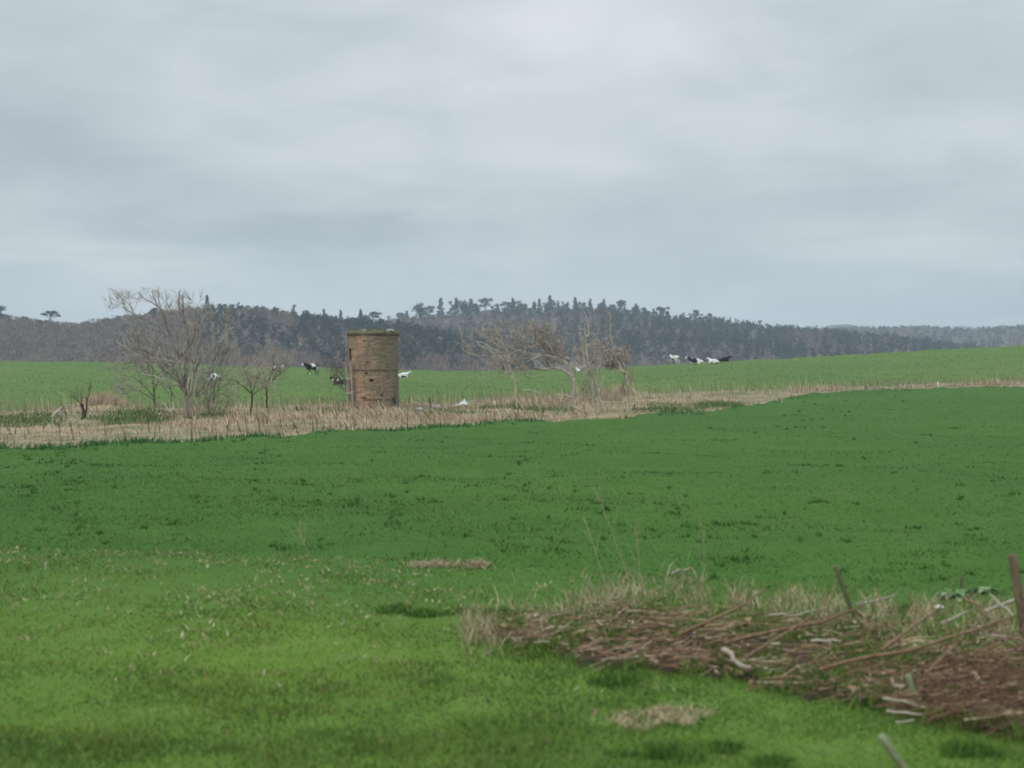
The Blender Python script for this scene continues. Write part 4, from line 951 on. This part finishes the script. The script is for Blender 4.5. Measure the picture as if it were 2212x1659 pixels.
Y = hit(px, py); X = (px - CX) / F * Y; cl = np.repeat(np.arange(n), 5); m_ = len(cl); X = X[cl] + RNG.normal(0, .13, m_); Y = Y[cl] + RNG.normal(0, .06, m_)
blades(None, None, RNG.uniform(.04, .12, m_), RNG.uniform(.012, .028, m_), 3.5, palette(m_, [(.25, .24, .12), (.38, .34, .21), (.23, .19, .11), (.30, .29, .16)], .18), 'dead_leaves', M['straw'], 'pale dead leaves and straw scattered over the upper verge', lift=.03, world=(X, Y))
for k, (px, py, w_, lab) in enumerate([(930, 1226, 120, 'thin line of bleached straw along the field edge, left of centre'), (1030, 1228, 70, 'short pale straw wisp on the field edge at the centre')]):
    n = 260; qx = px + RNG.normal(0, w_ * .22, n); qy = py + RNG.normal(0, 1.6, n)
    blades(qx, qy, RNG.uniform(.06, .18, n), RNG.uniform(.012, .02, n), 2.5, palette(n, [(.42, .34, .22), (.34, .27, .17)], .12), 'straw_wisp', M['straw'], lab, None, 'stuff', lift=.02)
# thin tall dead stalks standing in front of the field
for k, (base, top, lab) in enumerate([((1385, 1330), (1292, 1040), 'tallest thin dead stalk in front of the field, leaning left'), ((1330, 1320), (1255, 1110), 'thin dead stalk left of the tallest one'),
        ((1385, 1285), (1362, 1120), 'thin straight dead stalk right of the tallest one'), ((1520, 1290), (1512, 1130), 'thin dead stalk above the middle of the brash'), ((672, 1205), (640, 1140), 'pale dead stalk at the field edge on the left')]):
    rng = np.random.default_rng(200 + k); s = spot(*base); u = U(s.y); T = np.array([(top[0] - base[0]) * u, 0, (base[1] - top[1]) * u])
    L = bend_line(rng, (0, 0, -.03), T, np.linalg.norm(T), .0060, .0028, 7, .05); out = {0: [], 1: [], 2: []}; sprout(rng, L, 0, out, 6, .22, (0, 0, .3), .6, .4, .7, .0012)
    v, f = tubes([L] + out[0], 4); o = make_mesh('dead_stalk', v, f, M['twig'], np.tile([.34, .31, .19], (len(v), 1))); o.location = s; tag(o, lab, 'stalk', 'dead stalks along the verge')

# ------------------------------------------------------------------ wooded hills
class Hill:
    def __init__(s, name, label, prof, Yr, Yf, Yb, zf, mat, x0, x1, rough=2.0, seed=0, lift=0.0):
        s.prof, s.Yr, s.Yf, s.Yb, s.zf, s.seed, s.rough = prof, Yr, Yf, Yb, zf, seed, rough
        hx = np.linspace(x0, x1, 160); n = 50; Y = np.linspace(Yf, Yb, n)[:, None] * np.ones((1, len(hx)))
        Z = s.z(np.broadcast_to(hx, Y.shape), Y); X = (hx[None] - CX) / F * Y; m = len(hx)
        i = (np.arange(n - 1)[:, None] * m + np.arange(m - 1)[None]).ravel()
        tag(make_mesh(name, np.stack([X, Y, Z], -1).reshape(-1, 3), [np.stack([i, i + 1, i + m + 1, i + m], 1)], mat, smooth=True), label, None, None, 'structure')
    def z(s, px, Y):
        zr = (HY - ip(px, s.prof)) / F * s.Yr
        t = np.clip((Y - s.Yf) / (s.Yr - s.Yf), 0, 1); t = .55 * t + .45 * t * t * (3 - 2 * t)
        b = np.clip((Y - s.Yr) / (s.Yb - s.Yr), 0, 1)
        x = (px - CX) / F * Y
        return s.zf + (zr - s.zf) * t - (zr - s.zf) * b ** 1.6 + s.rough * (clump_noise(x, Y, .02, s.seed) - .5) * np.sin(PI * np.clip(t, 0, 1)) * (1 - b)
H1 = [(-900, 715), (-300, 712), (0, 706), (60, 706), (110, 712), (165, 719), (200, 710), (300, 699), (400, 684), (480, 676), (560, 683), (640, 690), (700, 697), (780, 704), (860, 712), (900, 716), (1000, 735), (1150, 765), (1400, 800)]
H2 = [(500, 760), (700, 722), (860, 706), (900, 700), (1000, 694), (1100, 688), (1250, 684), (1350, 688), (1450, 700), (1560, 711), (1620, 716), (1750, 728), (1900, 740), (2100, 765), (2300, 800)]
H3 = [(1000, 760), (1300, 735), (1600, 724), (1720, 722), (1800, 719), (1860, 714), (2000, 713), (2100, 719), (2212, 711), (2700, 702), (3200, 700)]
H4 = [(1400, 760), (1700, 725), (1750, 714), (1795, 702), (1830, 700), (1865, 706), (1950, 716), (2300, 735), (2600, 760)]
h1 = Hill('wooded_hill', 'nearer brown wooded hill on the left', H1, 800., 430., 1000., -22., M['hill'], -900, 1400, 5, 61)
h2 = Hill('wooded_hill', 'second wooded hill right of the tower', H2, 1180., 600., 1400., -22., M['hill'], 500, 2300, 7, 62)
h3 = Hill('wooded_hill', 'far low wooded ridge on the right', H3, 1850., 1000., 2100., -22., M['hill'], 1000, 3100, 8, 63)
h4 = Hill('distant_hill', 'pale rounded hill beyond the far ridge', H4, 2750., 2200., 2950., -22., M['far_hill'], 1400, 2600, 6, 64)

BARE = [(.185, .140, .110), (.170, .128, .102), (.205, .156, .122), (.150, .115, .092)]
PINE = [(.018, .034, .026), (.026, .044, .032), (.013, .026, .022), (.034, .050, .034)]
def wood(name, label, hill, px, v, hgt, rad, ntri, size, cols_, conifer):
    """one mass of trees on a slope: every tree a thin trunk under a cloud of small twig or needle faces"""
    n = len(px); Y = hill.Yf + (hill.Yr + 25 - hill.Yf) * v; X = (px - CX) / F * Y; Z = hill.z(px, Y)
    h = hgt * RNG.uniform(.7, 1.25, n) * (1 - .4 * sstep(.85, 1.0, v)); r = rad * RNG.uniform(.75, 1.3, n)
    treec = palette(n, cols_, .08 if conifer else .06)
    idx = np.repeat(np.arange(n), ntri); k = len(idx)
    u = RNG.random(k)
    if conifer:
        zz = .25 + .75 * u; rr = r[idx] * (1.15 - zz) ** .7 * np.sqrt(RNG.random(k)) * (1 + .3 * np.sin(idx * 2.1 + zz * 9))
    else:
        zz = .30 + .70 * u; rr = r[idx] * np.sqrt(np.clip(1 - ((zz - .6) / .42) ** 2, .03, 1)) * RNG.random(k) ** .5
    a = RNG.uniform(0, 2 * PI, k)
    c = np.stack([X[idx] + rr * np.cos(a), Y[idx] + rr * np.sin(a), Z[idx] + h[idx] * zz], 1)
    if conifer:
        d = RNG.normal(0, 1, (k, 3)); d[:, 2] *= .5
        e = RNG.normal(0, 1, (k, 3)); e[:, 2] *= .6
        s1, s2 = size * RNG.uniform(.5, 1.1, (k, 1)), size * RNG.uniform(.5, 1.1, (k, 1))
    else:
        d = np.stack([np.cos(a) * .5, np.sin(a) * .5, np.full(k, .9)], 1) + RNG.normal(0, .35, (k, 3)); e = RNG.normal(0, 1, (k, 3))
        s1, s2 = size * 1.2 * RNG.uniform(.5, 1.2, (k, 1)), size * .30 * RNG.uniform(.5, 1.2, (k, 1))
    d /= np.linalg.norm(d, axis=1)[:, None]; e /= np.linalg.norm(e, axis=1)[:, None]
    V = np.stack([c - e * s2, c + e * s2, c + d * s1], 1).reshape(-1, 3); T = np.repeat(treec[idx] * RNG.uniform(.9, 1.1, (k, 1)), 3, 0)
    # trunks
    b = np.stack([X, Y, Z - .5], 1); w = (.10 + .012 * h)[:, None]
    tv = np.stack([b + np.array([-1, 0, 0]) * w, b + np.array([.6, -.8, 0]) * w, b + np.array([.4, .8, 0]) * w, b + np.stack([0 * h, 0 * h, h * .8], 1)], 1).reshape(-1, 3)
    j = np.arange(n) * 4 + len(V)
    f = np.concatenate([np.arange(len(V)).reshape(-1, 3), np.stack([j, j + 1, j + 3], 1), np.stack([j + 1, j + 2, j + 3], 1), np.stack([j + 2, j, j + 3], 1)])
    T2 = np.repeat(np.tile([[.075, .062, .052]] if conifer else [[.125, .100, .082]], (n, 1)), 4, 0)
    o = make_mesh(name, np.concatenate([V, tv]), [f], M['needle'], np.concatenate([T, T2])); return tag(o, label, None, None, 'stuff')
def plant(hill, n, x0, x1, conif, seed):
    px = RNG.uniform(x0, x1, n); v = RNG.random(n)
    p = conif(px, v, clump_noise(px, v * 300, .018, seed) * .6 + clump_noise(px, v * 300, .05, seed + 1) * .4)
    c = RNG.random(n) < p
    return (px[~c], v[~c]), (px[c], v[c])
def con1(px, v, q):
    p = sstep(380, 470, px) * sstep(.40, .54, v + (q - .5) * .35) * .98
    p = np.where((px > 520) & (px < 660) & (np.abs(v - .80 + (px - 590) * .0006) < .07) & (q > .42), .08, p)
    p = np.where((px > 250) & (px < 330) & (np.abs(v - .72) < .08), .5, p)
    p = np.maximum(p, (v > .955) * .85)
    return np.clip(p + .03 * (q > .66), 0, 1)
def con2(px, v, q):
    p = np.where(px < 1060, np.where((v < .70) & (v > .1), .9, .30), .70 + .15 * sstep(1250, 1450, px) + 1.0 * (q - .5) + .25 * (v > .9))
    return np.clip(np.where((v < .36) & (px > 1000), p - .5, p), 0.03, .97)
def con3(px, v, q): return np.clip(.72 + 1.2 * (q - .5) + .4 * (v > .93), 0.05, .95)
b_, c_ = plant(h1, 5200, -500, 1150, con1, 71)
wood('bare_wood', 'mass of bare brown trees covering the left hill', h1, *b_, 5.5, 2.8, 56, 1.1, BARE, False)
wood('pine_wood', 'mass of dark pines on the upper part of the left hill', h1, *c_, 5.0, 2.1, 40, .95, PINE, True)
b_, c_ = plant(h2, 5200, 600, 2150, con2, 81)
wood('bare_wood', 'mass of grey bare trees on the second hill', h2, *b_, 7.5, 3.6, 46, 1.6, BARE, False)
wood('pine_wood', 'mass of dark pines on the second hill', h2, *c_, 9.5, 2.6, 40, 1.4, PINE, True)
b_, c_ = plant(h3, 3600, 1450, 2750, con3, 91)
wood('bare_wood', 'mass of bare trees on the far right ridge', h3, *b_, 7.5, 4.2, 24, 2.8, BARE, False)
wood('pine_wood', 'mass of dark pines on the far right ridge', h3, *c_, 7.5, 4.0, 26, 2.2, PINE, True)

# pines one can tell apart along the skylines
def pine_meshes(kind, seed):
    """unit-height pine: trunk mesh and crown mesh"""
    rng = np.random.default_rng(seed)
    P = np.array([[0, 0, -.06], [.01, 0, .3], [rng.normal(0, .03), 0, .6], [rng.normal(0, .03), 0, .93]])
    lines = [(P, np.array([.026, .022, .015, .006]))]; vs, ts = [], []
    if kind == 'spire':
        for z in np.linspace(.16, .97, 15):
            r = .30 * (1.02 - z) ** .85 + .008; a, b = leaf_cloud(rng, 34, (rng.normal(0, .02), rng.normal(0, .02), z), (r, r, .05), .06, PINE); vs.append(a); ts.append(b)
    elif kind == 'flat':
        for _ in range(9):
            z = rng.uniform(.66, .95); x, y = rng.normal(0, .16, 2); a, b = leaf_cloud(rng, 52, (x, y, z), (.13, .13, .06), .06, PINE); vs.append(a); ts.append(b)
            lines.append((np.array([[0, 0, z - .22], [x * .6, y * .6, z - .08], [x, y, z]]), np.array([.010, .007, .004])))
    elif kind == 'round':
        for _ in range(11):
            z = rng.uniform(.35, .88); q = rng.normal(0, .15, 2) * (1.2 - z); a, b = leaf_cloud(rng, 50, (q[0], q[1], z), (.17, .17, .11), .07, PINE); vs.append(a); ts.append(b)
    else:
        for z in np.linspace(.28, .95, 9):
            q = rng.normal(0, .10, 2); a, b = leaf_cloud(rng, 34, (q[0], q[1], z), (rng.uniform(.08, .19) * (1.15 - z * .7), .12, .05), .06, PINE); vs.append(a); ts.append(b)
            lines.append((np.array([[0, 0, z - .08], [q[0], q[1], z]]), np.array([.009, .005])))
    v = np.concatenate(vs)
    cm = make_mesh('crown', v, [np.arange(len(v)).reshape(-1, 3)], M['needle'], np.concatenate(ts), link_it=False)
    v, f = tubes(lines, 5); tm = make_mesh('trunk', v, f, M['bark_far'], smooth=True, link_it=False)
    return tm, cm
KINDS = ['spire', 'flat', 'round', 'ragged']
PM = {k: [pine_meshes(k, 300 + 10 * i + j) for j in range(3)] for i, k in enumerate(KINDS)}
DESC = {'spire': 'narrow pointed pine', 'flat': 'flat-topped pine with a bare trunk', 'round': 'rounded bushy pine', 'ragged': 'ragged thin pine'}
def section(hill, px):
    if hill is h1:
        return 'on the low skyline at far left' if px < 165 else 'on the skyline behind the tallest bare tree' if px < 430 else 'on the left hilltop before the tower' if px < 690 else 'on the ridge just above the tower'
    if hill is h2:
        return 'in the tall group just right of the tower' if px < 1062 else 'on the hilltop above the windswept tree' if px < 1255 else 'on the hilltop above the two dead trees' if px < 1405 else 'on the falling ridge above the right-hand cows' if px < 1570 else 'on the low ridge right of the cows'
    return 'on the far ridge nearest the pale distant hill' if px < 1950 else 'on the far ridge at the right edge'
rs = random.Random(5)
def skyline(hill, px, top, kind, label=None, dy=None, name='pine_tree', wide=1.0):
    Y = hill.Yr + (rs.uniform(-18, 6) if dy is None else dy); x = (px - CX) / F * Y; z = float(hill.z(np.array([px]), np.array([Y]))[0]); h = (HY - top) / F * Y - z
    if h < 1.5: return
    e = empty(name, (x, Y, z), rs.uniform(0, 6.28)); e.scale = (h * wide * rs.uniform(.9, 1.15), h * wide, h)
    sec = section(hill, px)
    tag(e, label or f'{DESC[kind]} {sec}', 'pine', None if label else f'pines {sec}')
    tm, cm = PM[kind][rs.randrange(3)]
    link('trunk', tm, e); link('crown', cm, e)
for px, top, kind, lab in [(0, 659, 'round', 'dark rounded pine cut by the left edge of the picture'), (58, 683, 'round', None), (40, 690, 'round', None), (108, 670, 'flat', 'lone flat-topped pine standing above the low skyline at far left'), (225, 685, 'round', None), (255, 681, 'round', None), (330, 664, 'round', None),
        (447, 639, 'spire', 'sharp spire-like pine on the hill top right of the tallest bare tree'), (473, 655, 'round', None), (500, 656, 'round', None), (515, 653, 'ragged', None), (552, 658, 'round', None), (568, 660, 'round', None), (595, 661, 'round', None), (633, 658, 'ragged', None), (663, 669, 'round', None),
        (700, 668, 'spire', None), (736, 670, 'spire', None), (779, 669, 'spire', None), (788, 676, 'round', None), (805, 673, 'flat', 'broad-topped pine on the ridge, directly above the tower'), (822, 684, 'round', None)]:
    skyline(h1, px, top, kind, lab, wide=1.25 if kind in ('round', 'flat') else 1.0)
skyline(h2, 862, 675, 'flat', 'flat-topped pine by itself on the ridge, just right above the tower', wide=1.2)
for px, top, kind, lab in [(907, 648, 'round', 'tall dark rounded pine at the left end of the tall group on the second hill'), (930, 661, 'flat', 'thin pine with a bare trunk beside the tall rounded one'), (951, 645, 'spire', None), (975, 650, 'ragged', None), (986, 645, 'spire', None), (1003, 643, 'round', None), (1018, 646, 'spire', None), (1030, 654, 'round', None), (1049, 644, 'flat', None), (1075, 668, 'ragged', None),
        (1093, 650, 'flat', None), (1108, 645, 'spire', None), (1122, 649, 'ragged', None), (1132, 655, 'round', None), (1155, 652, 'spire', None), (1165, 646, 'spire', None), (1187, 639, 'spire', 'tallest pointed pine on the hilltop above the windswept tree'), (1193, 647, 'round', None), (1206, 650, 'spire', None), (1217, 651, 'ragged', None), (1226, 653, 'spire', None), (1243, 643, 'spire', None), (1260, 652, 'round', None), (1275, 646, 'spire', None), (1297, 651, 'round', None),
        (1305, 647, 'spire', None), (1322, 656, 'round', None), (1340, 649, 'flat', None), (1373, 656, 'spire', None), (1393, 663, 'round', None), (1427, 661, 'flat', 'tall open-crowned pine on the falling ridge, left of the cows'), (1442, 671, 'round', None), (1491, 676, 'ragged', None), (1505, 670, 'flat', None), (1519, 684, 'round', None), (1534, 677, 'flat', None), (1560, 691, 'round', None), (1603, 694, 'round', None),
        (1612, 691, 'ragged', None), (1628, 697, 'round', None), (1645, 700, 'round', None), (1665, 702, 'flat', None), (1682, 703, 'ragged', None), (1724, 707, 'round', None), (1745, 710, 'ragged', None)]:
    skyline(h2, px, top, kind, lab, wide=1.0 if kind in ('round', 'flat') else .9)
x = -150
while x < 880:
    skyline(h1, x, ip(x, H1) - rs.uniform(12, 23), rs.choice(['round', 'spire', 'ragged', 'round']), wide=1.4); x += rs.uniform(6, 15)
x = 870
while x < 1800:
    skyline(h2, x, ip(x, H2) - rs.uniform(10, 34 if x < 1420 else 18), rs.choice(['spire', 'spire', 'ragged', 'round', 'spire']), wide=1.1); x += rs.uniform(6, 14)
x = 1730
while x < 2420:
    skyline(h3, x, ip(x, H3) - rs.uniform(6, 12), rs.choice(['round', 'round', 'round', 'ragged']), wide=1.4); x += rs.uniform(7, 15)

# ------------------------------------------------------------------ haze
bm = bmesh.new(); bmesh.ops.create_cube(bm, size=1); me = bpy.data.meshes.new('haze')
for w in bm.verts: w.co = Vector((w.co.x * 5600, w.co.y * 3800 + 1500, -30 + (w.co.z + .5) * 135))
bm.to_mesh(me); bm.free(); hz = link('haze', me); tag(hz, 'thin grey-blue haze in the air', None, None, 'stuff')
mh = bpy.data.materials.new('haze'); mh.use_nodes = True; nt = mh.node_tree; nt.nodes.clear()
pv = nt.nodes.new('ShaderNodeVolumePrincipled'); oo = nt.nodes.new('ShaderNodeOutputMaterial'); nt.links.new(pv.outputs[0], oo.inputs['Volume'])
pv.inputs['Color'].default_value = (.70, .83, .95, 1); pv.inputs['Density'].default_value = HAZE = .00030
me.materials.append(mh)

# ------------------------------------------------------------------ sky
SUN_EL, SUN_AZ = math.radians(48), math.radians(-140)       # azimuth from +Y towards +X: behind and to the left of the view
wd = bpy.data.worlds.new('World'); bpy.context.scene.world = wd; wd.use_nodes = True
nt = wd.node_tree; nt.nodes.clear()
wo = nt.nodes.new('ShaderNodeOutputWorld')
tc = nt.nodes.new('ShaderNodeTexCoord'); sp = nt.nodes.new('ShaderNodeSeparateXYZ'); nt.links.new(tc.outputs['Generated'], sp.inputs[0])
def m2(op, a, b=None, c=None):
    q = nt.nodes.new('ShaderNodeMath'); q.operation = op
    for k, v in enumerate((a, b, c)):
        if v is None: continue
        if hasattr(v, 'links'): nt.links.new(v, q.inputs[k])
        else: q.inputs[k].default_value = v
    return q.outputs[0]
X_, Y_, Z_ = sp.outputs
az = m2('ARCTAN2', X_, Y_); el = m2('ARCSINE', Z_)
# cloud-deck coordinates: direction projected on a flat layer
den = m2('ADD', m2('MAXIMUM', Z_, 0.0), .10)
cv = nt.nodes.new('ShaderNodeCombineXYZ'); nt.links.new(m2('DIVIDE', X_, den), cv.inputs[0]); nt.links.new(m2('MULTIPLY', m2('DIVIDE', Y_, den), 1.0), cv.inputs[1])
n1 = noise(nt, cv.outputs[0], .55, 5, .55, .6); n2 = noise(nt, cv.outputs[0], 1.6, 6, .6, .8)
wx = m2('ADD', az, m2('MULTIPLY', m2('SUBTRACT', n1, .5), .22)); wy = m2('ADD', el, m2('MULTIPLY', m2('SUBTRACT', n2, .5), .045))
tot = None
for (px, py, sx_, sy_, amp) in [(1106, 740, 2600, 90, .07), (1330, 50, 330, 130, .15), (1150, 210, 380, 130, .07), (2080, 300, 170, 65, .12), (60, 340, 520, 120, -.15), (650, 345, 230, 48, .08), (620, 505, 520, 42, -.15), (180, 585, 420, 28, .06),
        (1650, 450, 470, 65, -.09), (1880, 90, 330, 120, -.05), (80, 70, 380, 90, -.04), (1900, 540, 230, 28, .06), (1000, 588, 480, 20, -.05), (2260, 640, 260, 70, -.10), (1250, 350, 260, 60, .05), (330, 40, 300, 60, .02), (950, 110, 130, 60, -.03)]:
    a0 = math.atan((px - CX) / F); e0 = math.atan((HY - py) / F); sa, se = sx_ / F, sy_ / F
    u = m2('DIVIDE', m2('SUBTRACT', wx, a0), sa); v = m2('DIVIDE', m2('SUBTRACT', wy, e0), se)
    g = m2('MULTIPLY', m2('EXPONENT', m2('MULTIPLY', m2('ADD', m2('MULTIPLY', u, u), m2('MULTIPLY', v, v)), -1.0)), amp)
    tot = g if tot is None else m2('ADD', tot, g)
tot = m2('ADD', tot, m2('MULTIPLY', m2('SUBTRACT', n1, .5), .18)); tot = m2('ADD', tot, m2('MULTIPLY', m2('SUBTRACT', n2, .5), .10))
av = nt.nodes.new('ShaderNodeCombineXYZ'); nt.links.new(m2('MULTIPLY', az, 5.0), av.inputs[0]); nt.links.new(m2('MULTIPLY', el, 13.0), av.inputs[1])
n3 = noise(nt, av.outputs[0], 1.5, 4, .5, .4); tot = m2('ADD', tot, m2('MULTIPLY', m2('SUBTRACT', n3, .5), .36))
# overcast deck: darker and bluer where thick, brightening towards the zenith
cloud = ramp(nt, m2('ADD', m2('MULTIPLY', tot, 1.0), .52), [(.2, (.325, .380, .432)), (.5, (.518, .582, .618)), (.78, (.750, .787, .812))])
zen = m2('ADD', 1.0, m2('MULTIPLY', m2('MAXIMUM', m2('SUBTRACT', Z_, .25), 0.0), 2.3))
cm_ = nt.nodes.new('ShaderNodeVectorMath'); cm_.operation = 'SCALE'; nt.links.new(cloud, cm_.inputs[0]); nt.links.new(zen, cm_.inputs['Scale'])
sky = nt.nodes.new('ShaderNodeTexSky'); sky.sky_type = 'NISHITA'; sky.sun_disc = False; sky.sun_elevation = SUN_EL; sky.sun_rotation = SUN_AZ; sky.dust_density = 2
bg1 = nt.nodes.new('ShaderNodeBackground'); nt.links.new(sky.outputs[0], bg1.inputs[0]); bg1.inputs[1].default_value = .05
bg2 = nt.nodes.new('ShaderNodeBackground'); nt.links.new(cm_.outputs[0], bg2.inputs[0]); bg2.inputs[1].default_value = 1.0
ms = nt.nodes.new('ShaderNodeMixShader'); nt.links.new(bg1.outputs[0], ms.inputs[1]); nt.links.new(bg2.outputs[0], ms.inputs[2])
ms.inputs[0].default_value = .94                                   # nearly closed cloud cover
bg3 = nt.nodes.new('ShaderNodeBackground'); bg3.inputs[0].default_value = (.05, .075, .035, 1)   # unseen land below the horizon, all round
m3 = nt.nodes.new('ShaderNodeMixShader'); nt.links.new(m2('GREATER_THAN', Z_, -.02), m3.inputs[0]); nt.links.new(bg3.outputs[0], m3.inputs[1]); nt.links.new(ms.outputs[0], m3.inputs[2])
nt.links.new(m3.outputs[0], wo.inputs[0])
sl = bpy.data.lights.new('sun', 'SUN'); sl.energy = 1.4; sl.angle = math.radians(25); sl.color = (1.0, .96, .90)
so = bpy.data.objects.new('sun', sl); C.objects.link(so)
sd = Vector((math.cos(SUN_EL) * math.sin(SUN_AZ), math.cos(SUN_EL) * math.cos(SUN_AZ), math.sin(SUN_EL))); so.rotation_euler = sd.to_track_quat('Z', 'Y').to_euler(); so.location = (-40, -40, 60)

# ------------------------------------------------------------------ camera and picture
cd = bpy.data.cameras.new('camera'); cam = bpy.data.objects.new('camera', cd); C.objects.link(cam)
cd.sensor_width = 36; cd.lens = 36 * F / 2212; cam.rotation_euler = (PI / 2, 0, 0); cam.location = (0, 0, 0)
cd.shift_y = -(829.5 - HY) / 2212; cd.clip_start = .3; cd.clip_end = 8000
cd.dof.use_dof = True; cd.dof.focus_distance = 130; cd.dof.aperture_fstop = 1.5
sc = bpy.context.scene; sc.camera = cam
sc.view_settings.view_transform = 'Standard'; sc.view_settings.look = 'None'; sc.view_settings.exposure = 0.18; sc.view_settings.gamma = 1
sc.cycles.use_denoising = True; sc.cycles.max_bounces = 6; sc.cycles.diffuse_bounces = 3; sc.cycles.volume_bounces = 0; sc.cycles.transparent_max_bounces = 8
sc.cycles.use_adaptive_sampling = True; sc.cycles.adaptive_threshold = .02; sc.cycles.filter_width = 1.8
